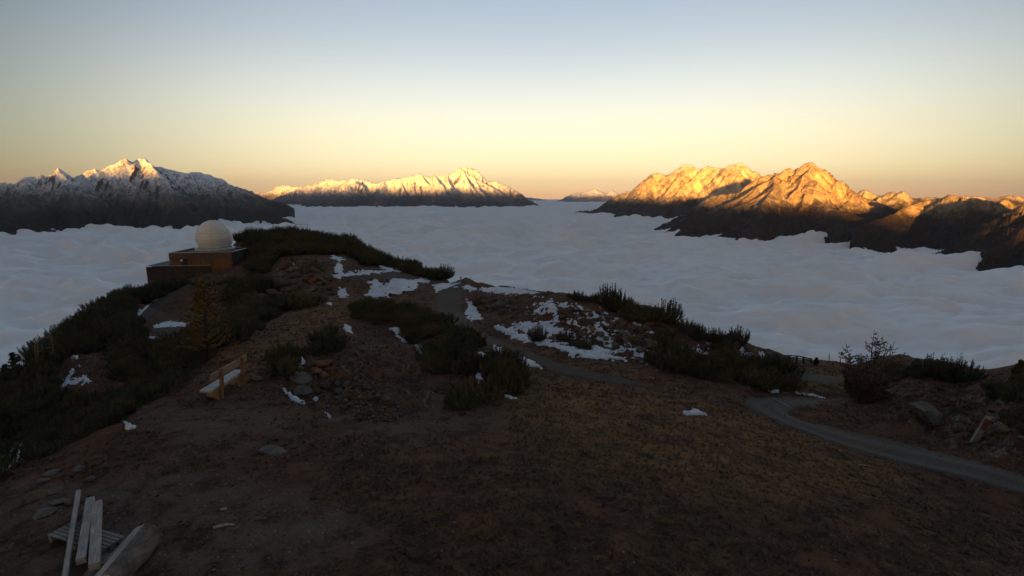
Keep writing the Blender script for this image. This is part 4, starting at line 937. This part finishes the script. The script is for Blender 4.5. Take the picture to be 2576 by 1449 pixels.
pole("marker_pole", 2086, 889, 914, 0.025, M_BARK, "thin dark pole on the skyline, left one of the pair right of the fence", "pole")
pole("marker_pole", 2114, 896, 921, 0.025, M_BARK, "thin dark pole on the skyline, right one of the pair beside the bare larch", "pole")
pole("marker_pole", 1863, 840, 856, 0.03, M_BARK, "short thin stake among rocks on the right skyline, left of two", "pole")
pole("marker_pole", 1869, 841, 858, 0.03, M_BARK, "short thin stake among rocks on the right skyline, right of two", "pole")
pole("antenna_mast", 722, 556, 584, 0.06, M_STEEL, "thin mast standing in the pines on the hilltop", "mast")
def windsock(px, y0, y1, tipx, tipy, label, depth=None):
    g = hit(px - 2, y1); top = Vector(at(px, y0, g.y)) - g
    root = empty("wind_flag", g, 0, label, "wind flag")
    m = MB(); m.tube([(0, 0, -.3), tuple(top)], 0.03, 6); m.build("pole", M_STEEL, root, True)
    a = top * 0.97; b = Vector(at(tipx, tipy, g.y)) - g; c = (a + b) / 2 + Vector((0, 0.05, 0.02)); m = MB(); m.tube([tuple(a), tuple(c), tuple(b)], [0.02, 0.05, 0.07], 8); m.build("sock", mat_plain("faded_cloth", (0.22, 0.12, 0.10)), root, True)
windsock(1546, 733, 756, 1534.5, 739, "thin pole with a drooping wind flag above the pines on the right skyline")
windsock(1161, 695.5, 710, 1156.5, 700.5, "tiny leaning wind flag where the path crosses the rim")
def hoarding():
    g = hit(757, 580); root = empty("metal_frame", g, 0, "faint empty rectangular frame standing in the hilltop pines", "frame")
    P = lambda px, py: Vector(at(px, py, g.y)) - g
    for a, b in (((743, 563.5), (743, 584)), ((774, 563.5), (774, 584)), ((758, 564), (758, 584))):
        m = MB(); m.beam(P(*a), P(*b), 0.07, 0.07, Vector((0, 1, 0))); m.build("post", M_STEEL, root)
    for y in (564, 571):
        m = MB(); m.beam(P(742.5, y) + Vector((0, -.1, 0)), P(774.5, y) + Vector((0, -.1, 0)), 0.07, 0.07); m.build("rail", M_STEEL, root)
hoarding()
def fence():
    g = hit(2005, 914); root = empty("rail_fence", g, 0, "dark wooden rail fence sagging along the skyline left of the pair of poles", "fence")
    P = lambda px, py, d=0: Vector(at(px, py, g.y + d)) - g
    for px, y0, y1 in ((1968, 893, 914), (1984, 894, 915), (2005, 894.5, 915), (2022, 897, 916), (2040, 901, 918)):
        m = MB(); m.beam(P(px, y0), P(px - 1.5, y1 + 2), 0.09, 0.09, Vector((0, 1, 0))); m.build("post", M_BARK, root)
    for k, pts in enumerate((((1962, 894), (1990, 894.5)), ((1986, 894.5), (2012, 896)), ((2008, 895.5), (2042, 903)), ((1970, 900), (2000, 900)), ((1996, 899.5), (2042, 906)))):
        m = MB(); m.tube([P(*pts[0], -.1), P((pts[0][0] + pts[1][0]) / 2, (pts[0][1] + pts[1][1]) / 2 + .4, -.1), P(*pts[1], -.1)], 0.045, 6); m.build("rail", M_BARK, root, True)
fence()
def marker():
    g = hit(2450, 1112); k = g.y * 1.1 / F; root = empty("trail_marker", g, math.radians(-12), "tilted pale marker board with a red panel on a stone plinth at the right", "sign")
    pale = mat_plain("pale_marker_board", (0.26, 0.235, 0.20), 0.8, 0.3, 4); red = mat_plain("faded_red_panel", (0.16, 0.06, 0.045), 0.7, 0.3, 5)
    R_ = Matrix.Rotation(math.radians(17), 3, 'Y'); h1 = 34 * k; h2 = 40 * k
    m = MB(); m.box(R_ @ Vector((0, 0, h1 * .5)), (14 * k, 9 * k, h1 * 1.1), R_, 0.95); m.build("plinth", pale, root, bevel=.01)
    c = R_ @ Vector((1.5 * k, 0, h1 + h2 * .45))
    m = MB(); m.box(c, (16 * k, 3 * k, h2), R_); m.build("board", pale, root, bevel=.008)
    m = MB(); m.box(c + R_ @ Vector((0, -2.2 * k, -1.5 * k)), (11 * k, 1.6 * k, h2 * .72), R_); m.build("panel", red, root)
    r = random.Random(2)
    for i in range(16):
        o = bpy.data.objects.new("stone", rock_data(i % 9, M_ROCKG)); link(o, root); s = r.uniform(2.5, 5.5) * k; o.location = (r.uniform(-22, 14) * k, r.uniform(-14, 2) * k, s * .3 - 4 * k); o.scale = (s, s, s * .9); o.rotation_euler = (r.random(), r.random(), r.random() * 6)
marker()
print("things", time.time() - T0)
# ------------------------------------------------------------------ plants
def mugo_mesh(seed, n=80, narrow=1.0, big=1.0):
    """upward curving shoots, each tipped with a brush of needles; unit height about 1.2"""
    r = np.random.default_rng(seed); V = []; Fc = []; S = MB()
    for i in range(n):
        rad = math.sqrt(r.random()) * 0.72 * narrow; a = r.random() * 2 * math.pi; L = (1.0 - 0.42 * (rad / 0.72) ** 2) * r.uniform(0.68, 1.28)
        bx, by = rad * math.cos(a), rad * math.sin(a); ox, oy = 0.22 * math.cos(a) * rad * 2, 0.22 * math.sin(a) * rad * 2
        def pt(t): return np.array((bx * (0.25 + 0.75 * min(1, t * 1.6)) + ox * t, by * (0.25 + 0.75 * min(1, t * 1.6)) + oy * t, L * (t ** 1.25) * (0.45 + 0.55 * t) ** 0.3))
        pts = [pt(t) for t in (0, .3, .6, 1)]
        S.tube([Vector(p) for p in pts], [0.022, 0.016, 0.012, 0.006], 3)
        for t in np.arange(0.22, 1.03, 0.075):
            p = pt(min(t, 1.0)); ax = pt(min(t, 1.0)) - pt(max(0, min(t, 1.0) - .05)); ax /= np.linalg.norm(ax) + 1e-6
            for k in range(5):
                an = r.random() * 2 * math.pi; rd = np.array((math.cos(an), math.sin(an), r.uniform(-.1, .3))); d = ax * 0.75 + rd * (0.75 if t < .95 else 0.35); d /= np.linalg.norm(d)
                l = r.uniform(.09, .15) * big; w = np.cross(d, r.normal(size=3)); w = w / (np.linalg.norm(w) + 1e-6) * 0.021 * big; k0 = len(V)
                V += [p - w, p + w, p + d * l]; Fc.append((k0, k0 + 1, k0 + 2))
    return np.array(V), np.array(Fc), S
def mesh_of(name, V, Fc, mat):
    o = mesh_np(name, V, Fc, mat, smooth_=False); me = o.data; bpy.data.objects.remove(o); return me
def data_of(S, name, mat): o = S.build(name, mat); me = o.data; bpy.data.objects.remove(o); return me
PINES = []
for i, (nn, nar, bg) in enumerate(((85, 1.0, 1.1), (70, 1.15, 1.15), (60, 0.7, 1.1), (110, 1.1, 1.0))):
    V, Fc, S = mugo_mesh(40 + i, nn, nar, bg); PINES.append((mesh_of("foliage", V, Fc, M_PINE if i != 1 else M_PINEB), data_of(S, "stems", M_BARK)))
def pine(px, py, h, label, group=None, kind=0, w=1.0, rz=0.0, name="dwarf_pine"):
    g = hit(px, py); root = empty(name, (g.x, g.y, g.z - .08), rz, label, "dwarf pine", group)
    for n, me in (("foliage", PINES[kind][0]), ("stems", PINES[kind][1])):
        o = bpy.data.objects.new(n, me); link(o, root); o.scale = (h * w, h * w, h)
    return root
def scatter_gn(name, pts, src, label, cat=None):
    """one countless mass: the source shapes repeated on the points"""
    P = np.array([p[:3] for p in pts], np.float32); me = bpy.data.meshes.new(name); me.vertices.add(len(P)); me.vertices.foreach_set('co', P.ravel())
    a = me.attributes.new('rot', 'FLOAT_VECTOR', 'POINT'); a.data.foreach_set('vector', np.array([p[3] for p in pts], np.float32).ravel())
    a = me.attributes.new('scl', 'FLOAT_VECTOR', 'POINT'); a.data.foreach_set('vector', np.array([p[4] for p in pts], np.float32).ravel())
    a = me.attributes.new('idx', 'INT', 'POINT'); a.data.foreach_set('value', np.array([p[5] for p in pts], np.int32))
    o = bpy.data.objects.new(name, me); link(o); tag(o, label, kind='stuff')
    ng = bpy.data.node_groups.new(name + "_nodes", 'GeometryNodeTree'); ng.interface.new_socket('Geometry', in_out='INPUT', socket_type='NodeSocketGeometry'); ng.interface.new_socket('Geometry', in_out='OUTPUT', socket_type='NodeSocketGeometry')
    N = ng.nodes; Lk = ng.links; gi = N.new('NodeGroupInput'); go = N.new('NodeGroupOutput')
    geo = N.new('GeometryNodeGeometryToInstance'); iop = N.new('GeometryNodeInstanceOnPoints'); iop.inputs['Pick Instance'].default_value = True
    for s_ in reversed(src):
        oi = N.new('GeometryNodeObjectInfo'); oi.inputs['Object'].default_value = s_; oi.inputs['As Instance'].default_value = True; Lk.new(oi.outputs['Geometry'], geo.inputs[0])
    def na(n, t): q = N.new('GeometryNodeInputNamedAttribute'); q.data_type = t; q.inputs[0].default_value = n; return q.outputs[0]
    e = N.new('FunctionNodeEulerToRotation'); Lk.new(na('rot', 'FLOAT_VECTOR'), e.inputs[0])
    Lk.new(gi.outputs[0], iop.inputs['Points']); Lk.new(geo.outputs[0], iop.inputs['Instance']); Lk.new(e.outputs[0], iop.inputs['Rotation']); Lk.new(na('scl', 'FLOAT_VECTOR'), iop.inputs['Scale']); Lk.new(na('idx', 'INT'), iop.inputs['Instance Index'])
    Lk.new(iop.outputs[0], go.inputs[0]); md = o.modifiers.new("scatter", 'NODES'); md.node_group = ng; return o
CLEAR = [[(105,935),(150,895),(290,880),(310,930),(260,1000),(130,1000)],[(330,770),(470,735),(485,862),(370,872),(330,840)],[(-10,1120),(80,1110),(80,1215),(-10,1240)],[(560,742),(620,742),(600,800),(560,800)],[(15,1075),(60,1075),(50,1110),(20,1110)],[(330,890),(400,900),(380,925),(330,915)]]
def poly_points(polys, n, mind, rr, excl=(), seed=0, gaps=9.0):
    r = random.Random(seed); out = []; cell = {}; k = len(polys)
    area = [abs(sum(p[i][0] * p[(i + 1) % len(p)][1] - p[(i + 1) % len(p)][0] * p[i][1] for i in range(len(p)))) for p in polys]
    for poly, ar in zip(polys, area):
        m = int(n * ar / sum(area)); xs = [p[0] for p in poly]; ys = [p[1] for p in poly]
        X_ = np.array([r.uniform(min(xs), max(xs)) for _ in range(m * 2)]); Y_ = np.array([r.uniform(min(ys), max(ys)) for _ in range(m * 2)])
        ok = inpoly(X_, Y_, poly)
        for e in excl: ok &= ~inpoly(X_, Y_, e)
        for x, y in zip(X_[ok][:m], Y_[ok][:m]):
            g = hit(x, y); c = (int(g.x / mind), int(g.y / mind)); bad = False
            for dx in (-1, 0, 1):
                for dy in (-1, 0, 1):
                    for q in cell.get((c[0] + dx, c[1] + dy), ()):
                        if math.hypot(q.x - g.x, q.y - g.y) < mind: bad = True
            if bad: continue
            if gaps < 5 and float(fbm(np.array([g.x / 3.2]), np.array([g.y / 3.2]), 500 + seed, 3)[0]) > gaps: continue
            cell.setdefault(c, []).append(g); out.append(g)
    return out
snow_ex = [p for k in ('left', 'mound', 'saddle', 'hill') for p in SNOWS[k]] + [p for k in PATHS for p in PATHS[k][0]]
# clear individuals
IND = [  # px, ground y, height m, kind, width, label
 (1533,772,1.55,2,.8,"tall candle shaped dwarf pine below the wind flag on the right skyline"),(1556,772,1.25,1,.8,"rounded dwarf pine right of the candle shaped one on the skyline"),
 (1352,858,1.0,0,.62,"small dwarf pine standing in the lower edge of the snow sheet"),(1421,856,0.72,1,.7,"smaller dwarf pine in the middle of the snow slope"),(1468,872,0.6,1,1.0,"low spreading dwarf pine at the snow edge near the scree"),
 (1748,842,0.9,3,.75,"round dark dwarf pine alone on the right skyline"),(1838,858,0.6,1,.8,"low dwarf pine on the skyline beside the two short stakes"),(1857,868,1.15,2,.9,"spiky dwarf pine on the skyline above the upright boulder"),
 (1695,928,1.5,3,.95,"big round dark dwarf pine at the foot of the snowy slope"),(1742,935,1.1,0,.9,"dark dwarf pine right of the big round one at the foot of the slope"),
 (2345,945,1.05,3,.85,"flat topped dark dwarf pine on the right skyline"),(2412,962,1.1,0,.9,"dark dwarf pine right of the gap on the right skyline"),
 (1680,812,1.5,2,.9,"spiky dwarf pine at the right end of the skyline thicket"),(1272,965,1.25,0,.9,"dwarf pine at the tip of the mound beside the path"),(1195,1000,0.8,1,1.3,"low wide dwarf pine at the foot of the mound"),
 (500,720,1.0,1,.9,"small dwarf pine beside the observatory path"),(665,735,2.2,3,.95,"large dark dwarf pine right of the observatory wall"),(925,668,1.6,2,.6,"narrow dwarf pine standing off the right end of the hilltop thicket"),
]
for px, py, h, kd, w, lb in IND: pine(px, py, h, lb, None, kd, w, rnd.uniform(0, 6))
SRC = [o for o in COL.objects if o.name.startswith("foliage")]
def src_of(k): return next(o for o in SRC if o.data == PINES[k][0])
SR = [src_of(k) for k in range(4)]
def mk(pts, hmin, hmax, seed, kinds=(0, 1, 2, 3), wts=(4, 2, 2, 3), tilt=.12, ww=(.85, 1.2)):
    r = random.Random(seed); out = []
    for g in pts:
        h = r.uniform(hmin, hmax) * (min(1.0, max(.42, g.y / 48)) if seed == 1 else 1.0); w = h * r.uniform(*ww); out.append((g.x, g.y, g.z - .1, (r.uniform(-tilt, tilt), r.uniform(-tilt, tilt), r.uniform(0, 6.28)), (w, w, h), r.choices(kinds, wts)[0]))
    return out
LEFT = [[(-40,985),(0,962),(60,935),(110,882),(160,842),(250,776),(330,735),(362,735),(400,720),(470,722),(380,760),(330,800),(360,835),(480,850),(560,800),(620,770),(690,782),(620,842),(548,885),(470,950),(390,1010),(240,1085),(110,1165),(-40,1225)]]
HILL = [[(592,594),(640,592),(700,588),(760,592),(830,600),(900,614),(930,640),(960,655),(1010,672),(1070,686),(1120,702),(1100,706),(1040,690),(980,672),(930,668),(870,640),(820,640),(760,640),(700,646),(662,690),(640,676),(628,640),(622,610)]]
WEST = [[(575,716),(650,704),(690,722),(640,760),(600,770),(560,740)],[(600,770),(660,762),(740,764),(780,770),(700,790),(640,830),(560,870),(548,860)]]
MOUND = [[(880,772),(960,765),(1060,790),(1140,820),(1190,850),(1195,885),(1130,905),(1080,900),(1040,870),(1010,840),(900,800)],[(1050,895),(1130,905),(1200,905),(1215,925),(1180,940),(1100,935)],[(1205,915),(1270,905),(1315,935),(1310,965),(1285,995),(1240,985),(1200,950)],[(1120,1000),(1200,990),(1230,1010),(1160,1030)],
         [(800,830),(860,850),(850,880),(790,890)],[(680,900),(740,890),(720,950),(690,950)]]
RIGHT = [[(1560,775),(1600,780),(1650,795),(1690,815),(1660,822),(1600,808),(1560,795)],[(1655,840),(1720,830),(1755,850),(1770,880),(1720,890),(1665,880)],[(1730,910),(1790,890),(1860,915),(1925,905),(1960,930),(1985,975),(1900,968),(1800,955),(1740,945)],[(1780,850),(1840,872),(1850,890),(1790,880)],
         [(1430,748),(1500,758),(1520,765),(1470,762)]]
scatter_gn("dwarf_pine_thicket", mk(poly_points(LEFT, 8500, 0.58, 0, snow_ex + CLEAR, 1, 0.26), 0.55, 1.45, 1), SR, "dense dark thicket of dwarf pines covering the steep left flank")
scatter_gn("dwarf_pine_thicket", mk(poly_points(HILL, 2600, 0.75, 0, snow_ex, 2, 0.3), 0.7, 1.8, 2, wts=(3, 1, 5, 2), tilt=.2), SR, "dense dwarf pine thicket on the hilltop right of the dome")
scatter_gn("dwarf_pine_thicket", mk(poly_points(WEST, 900, 0.8, 0, snow_ex, 3, 0.15), 0.6, 1.3, 3), SR, "dark dwarf pine thicket in the hollow between the path and the mound")
scatter_gn("dwarf_pine_thicket", mk(poly_points(MOUND, 1500, 0.5, 0, snow_ex, 4, 0.13), 0.32, 0.8, 4), SR, "low dwarf pine thicket over the back and end of the stony mound")
scatter_gn("dwarf_pine_thicket", mk(poly_points(RIGHT, 1500, 0.6, 0, SNOWS['right'] + [[(1940,1000),(2200,900),(2200,1030)]], 5, 0.12), 0.4, 1.0, 5), SR, "dark dwarf pine thickets along the right skyline and slope")

scatter_gn("dwarf_pine_thicket", mk(poly_points([[(2220,925),(2300,925),(2330,950),(2240,965)],[(2490,975),(2600,960),(2600,1010),(2520,1020)],[(2510,1050),(2600,1040),(2600,1090),(2550,1090)]], 260, 0.5, 0, (), 6), 0.25, 0.55, 6), SR, "low scrubby dwarf pines on the bank at the right edge")
def larch(px, py, h, label, cat, foliage=None, stems=1, spread=0.3, dens=1.0, seed=1, full=0.5, cone=True, name="larch_tree", fsize=1.0):
    g = hit(px, py); r = random.Random(seed); root = empty(name, (g.x, g.y, g.z - .05), 0, label, cat)
    T = MB(); LV = []; LF = []
    for s_ in range(stems):
        a = r.uniform(0, 6.28); off = Vector((math.cos(a), math.sin(a), 0)) * spread * (r.uniform(.15, 1) if stems > 1 else 0); H_ = h * (1 if s_ == 0 else r.uniform(.5, .97)); top = off * 1.9 + Vector((r.uniform(-.05, .05) * h, r.uniform(-.05, .05) * h, H_))
        P = [off * .5 + (top - off * .5) * t + Vector((0, 0, 0)) for t in (0, .3, .6, 1)]; rb = 0.012 * h + .008; T.tube(P, [rb, rb * .75, rb * .45, rb * .15], 5)
        nb = int(34 * dens)
        for i in range(nb):
            t = r.uniform(.08, .97); p = P[0].lerp(P[3], t); an = r.uniform(0, 6.28); bl = h * (0.30 if cone else .24) * (1 - t * .82) * r.uniform(.6, 1.15); up = r.uniform(.15, .75)
            q = p + Vector((math.cos(an) * bl, math.sin(an) * bl, bl * up)); m_ = (p + q) / 2 - Vector((0, 0, bl * .08)); T.tube([p, m_, q], [.0055 * h * (1 - t * .6), .004 * h, .002 * h + .002], 3)
            for k in range(3):
                u = r.uniform(.35, 1); w_ = p.lerp(q, u); a2 = an + r.uniform(-1, 1); l2 = bl * .35; e = w_ + Vector((math.cos(a2) * l2, math.sin(a2) * l2, l2 * r.uniform(.2, 1))); T.tube([w_, e], [.0024 * h, .0014 * h], 3)
                if foliage and r.random() < (1.0 if t < full else .25):
                    for j in range(int(7 * dens)):
                        c = w_.lerp(e, r.random()) if r.random() < .5 else p.lerp(q, r.uniform(.2, 1)); d = Vector((r.gauss(0, 1), r.gauss(0, 1), r.gauss(.3, 1))).normalized(); wv = d.cross(Vector((r.random(), r.random(), r.random()))).normalized() * .016 * fsize; k0 = len(LV); LV += [c - wv, c + wv, c + d * .06 * fsize]; LF.append((k0, k0 + 1, k0 + 2))
    T.build("trunk", M_TWIG if not cone or foliage is None else M_BARK, root)
    if foliage and LV: o = mesh_np("crown", np.array([tuple(v) for v in LV]), np.array(LF), foliage, root, smooth_=False)
    return root
larch(2180, 1012, 3.5, "many stemmed half bare larch clump with rusty needles beside the road bend", "larch", M_RUST, 15, .8, 1.2, 21, .42, False, fsize=1.3)
larch(2150, 1000, 1.5, "low rusty shrub at the left foot of the half bare larch clump", "shrub", M_RUST, 6, .35, 1.0, 22, .9, False, "rusty_shrub", 1.4)
larch(520, 900, 4.0, "golden autumn larch growing from the dark thicket behind the bench", "larch", M_GOLD, 1, .1, 3.2, 23, 1.0, True, fsize=1.6)
larch(545, 870, 2.4, "smaller golden larch just right of the tall golden one", "larch", M_GOLD, 1, .1, 1.7, 27, 1.0, True, fsize=1.5)
larch(208, 835, 1.9, "small orange brown larch in the thicket on the left flank", "larch", M_RUST, 2, .2, 1.5, 24, 1.0, True, fsize=1.6)
larch(1718, 838, 1.9, "slender bare larch on the right skyline beyond the thicket", "larch", None, 2, .15, 1.0, 25)
larch(1733, 845, 1.2, "leaning bare shrub right of the slender bare larch", "shrub", None, 4, .25, .7, 26, name="bare_shrub")
larch(1498, 760, .9, "bare twiggy shrub on the rim left of the wind flag", "shrub", None, 4, .25, .8, 28, cone=False, name="bare_shrub")
larch(1478, 757, .6, "smaller bare twiggy shrub left end of the rim pines", "shrub", None, 3, .25, .7, 29, cone=False, name="bare_shrub")
larch(1866, 872, .8, "yellowish bare shrub beside the spiky pine on the right skyline", "shrub", M_GOLD, 3, .25, .6, 30, .3, False, name="bare_shrub")
larch(1975, 915, .75, "bare shrub at the left end of the rail fence", "shrub", None, 4, .3, .7, 31, cone=False, name="bare_shrub")
larch(2368, 945, 1.3, "bare larch above the flat topped pine, left of the two on the right skyline", "larch", None, 2, .15, .9, 32)
larch(2410, 960, 1.7, "bare larch above the dark pines, right of the two on the right skyline", "larch", None, 3, .25, 1.0, 33)
larch(2505, 950, .55, "tuft of tall dry stalks on the right skyline", "shrub", None, 6, .4, .3, 34, cone=False, name="dry_stalks")
larch(1340, 738, .35, "low dead stalks on the far rim", "shrub", None, 5, .4, .3, 35, cone=False, name="dry_stalks")
larch(1368, 742, .4, "dead stalks right of the low ones on the far rim", "shrub", None, 5, .4, .3, 36, cone=False, name="dry_stalks")
for px, py, h, lb, sd in ((42, 938, 1.4, "small spruce sticking out of the thicket at the far left", 41), (20, 955, 1.0, "smaller spruce left of the first one at the left edge", 42), (2052, 917, .55, "tiny conifer on the skyline at the right end of the fence", 43), (2299, 927, .45, "tiny conifer on the skyline right of the bare larch", 44), (2561, 945, .75, "tiny conifer on the skyline at the right edge", 45), (878, 626, 1.6, "bare spindly tree at the right end of the hilltop pines", 46)):
    if sd == 46: larch(px, py, h, lb, "tree", None, 2, .2, .8, sd)
    else: larch(px, py, h, lb, "conifer", M_PINE, 1, .1, 2.2, sd, 1.0, True, "conifer_sapling", 1.6)

# ------------------------------------------------------------------ grass, heather, gravel
def tuft_mesh(seed, n, h, w, lean):
    r = np.random.default_rng(seed); V = []; Fc = []
    for i in range(n):
        a = r.random() * 6.28; p = np.array((math.cos(a), math.sin(a), 0)) * r.random() * .05; d = np.array((math.cos(a) * lean * r.random(), math.sin(a) * lean * r.random(), 1.0)) ; l = h * r.uniform(.5, 1.1); q = p + d * l * .6; e = p + d * l + np.array((math.cos(a), math.sin(a), -.5)) * l * lean * .5; s = np.array((-math.sin(a), math.cos(a), 0)) * w; k = len(V)
        V += [p - s, p + s, q - s * .7, q + s * .7, e]; Fc += [(k, k + 1, k + 3), (k, k + 3, k + 2), (k + 2, k + 3, k + 4)]
    return np.array(V), np.array(Fc)
tsrc = []
for i, (mt, hh, lean) in enumerate(((M_GRASS, .13, .9), (M_GRASS, .09, 1.3), (M_HEATH, .11, .8), (M_HEATH, .08, 1.2))):
    V, Fc = tuft_mesh(70 + i, 22, hh, .0045, lean); o = mesh_np("grass_tuft", V, Fc, mt, smooth_=False)
    g = hit(1500 + 40 * i, 1120); o.location = g; tag(o, ("tuft of dry straw coloured grass on the open ground", "short bent grass tuft on the open ground", "dark heather sprig on the open ground", "low heather sprig on the open ground")[i], "grass tuft", "grass tufts on the open ground"); tsrc.append(o)
def field(n, y0, y1, seed):
    r = np.random.default_rng(seed); yy = np.exp(r.uniform(math.log(y0), math.log(y1), n)); uu = r.uniform(-1.15, 1.15, n); out = []
    pat = fbm(yy * uu / 1.7, yy / 1.7, 123, 4); bare = fbm(yy * uu / 4.1, yy / 4.1, 124, 3)
    j = np.clip(((uu + 1.32) / 2.64 * (NC - 1)).round().astype(int), 0, NC - 1); i = np.clip(((np.log(yy) - _lg0) / (_lg1 - _lg0) * (NR1 - 1)).round().astype(int), 0, NR1 - 1)
    ap = allp[i, j]; st = straw[i, j]; du = dusty[i, j]; ov = over[i, j]
    for k in range(n):
        if ap[k] > .4 or ov[k] > .5 or pat[k] + .35 * st[k] - .55 * du[k] < -.12 + .25 * (r.random() - .5): continue
        s = r.uniform(.5, 1.25) * (1 + .3 * (yy[k] > 20)); kd = r.integers(0, 2) if r.random() < .35 + .5 * st[k] else r.integers(2, 4)
        out.append((uu[k] * yy[k], yy[k], GZ[i[k], j[k]] - .01, (0, 0, r.random() * 6.28), (s, s, s * r.uniform(.7, 1.2)), int(kd)))
    return out
scatter_gn("dry_grass", field(60000, 6.5, 60.0, 5), tsrc, "short dry grass and heather covering the open ground")
def pebbles(n, seed):
    r = np.random.default_rng(seed); yy = np.exp(r.uniform(math.log(6.5), math.log(45), n)); uu = r.uniform(-1.15, 1.15, n); out = []
    j = np.clip(((uu + 1.32) / 2.64 * (NC - 1)).round().astype(int), 0, NC - 1); i = np.clip(((np.log(yy) - _lg0) / (_lg1 - _lg0) * (NR1 - 1)).round().astype(int), 0, NR1 - 1)
    cl = fbm(uu * yy / 1.2, yy / 1.2, 9, 3)
    for k in range(n):
        if over[i[k], j[k]] > .5: continue
        wgt = .12 + .5 * dusty[i[k], j[k]] + .6 * rock[i[k], j[k]] + .25 * (cl[k] > .2)
        if allp[i[k], j[k]] > .5: wgt = .35
        if r.random() > wgt: continue
        s = .018 + .05 * r.random() ** 4 + .05 * rock[i[k], j[k]] * r.random() ** 2; out.append((uu[k] * yy[k], yy[k], GZ[i[k], j[k]] + s * .15, (r.random() * .5, r.random() * .5, r.random() * 6.28), (s, s * r.uniform(.6, 1), s), int(r.integers(0, 3))))
    return out
psrc = [o for o in COL.objects if o.name.startswith("stone") and o.type == 'MESH'][:3]
psrc = []
for i, mt in enumerate((M_ROCKG, M_ROCKB, M_ROCKT)):
    me = rock_mesh("pebble", 300 + i, 1, .6); me.materials.append(mt); o = bpy.data.objects.new("pebble", me); link(o); g = hit(1000 + 60 * i, 1180 + 15 * i); o.location = g; tag(o, ("small grey pebble on the open ground", "small brown pebble on the open ground", "small tan pebble on the open ground")[i], "pebble"); psrc.append(o); o.scale = (.05, .05, .05)
scatter_gn("gravel", pebbles(26000, 6), psrc, "loose pebbles and small stones scattered over the ground")
print("plants", time.time() - T0)
HAZE = 0.8e-5
# ------------------------------------------------------------------ the air
def haze():
    bm = bmesh.new(); bmesh.ops.create_cube(bm, size=1.0)
    me = bpy.data.meshes.new("haze"); bm.to_mesh(me); bm.free()
    o = bpy.data.objects.new("haze", me); link(o)
    z0, z1 = -1250.0, 2200.0
    y0, y1 = -18000.0, 76000.0
    o.location = (0, (y0 + y1) / 2, (z0 + z1) / 2); o.scale = (190000, y1 - y0, z1 - z0)
    m = bpy.data.materials.new("air"); m.use_nodes = True; t = m.node_tree; t.nodes.remove(t.nodes['Principled BSDF'])
    v = t.nodes.new('ShaderNodeVolumePrincipled'); v.inputs['Color'].default_value = (0.74, 0.76, 0.95, 1); v.inputs['Density'].default_value = HAZE
    v.inputs['Anisotropy'].default_value = 0.6
    t.links.new(v.outputs[0], t.nodes['Material Output'].inputs['Volume'])
    me.materials.append(m); tag(o, "thin morning haze filling the air over the valley", kind='stuff')
haze()
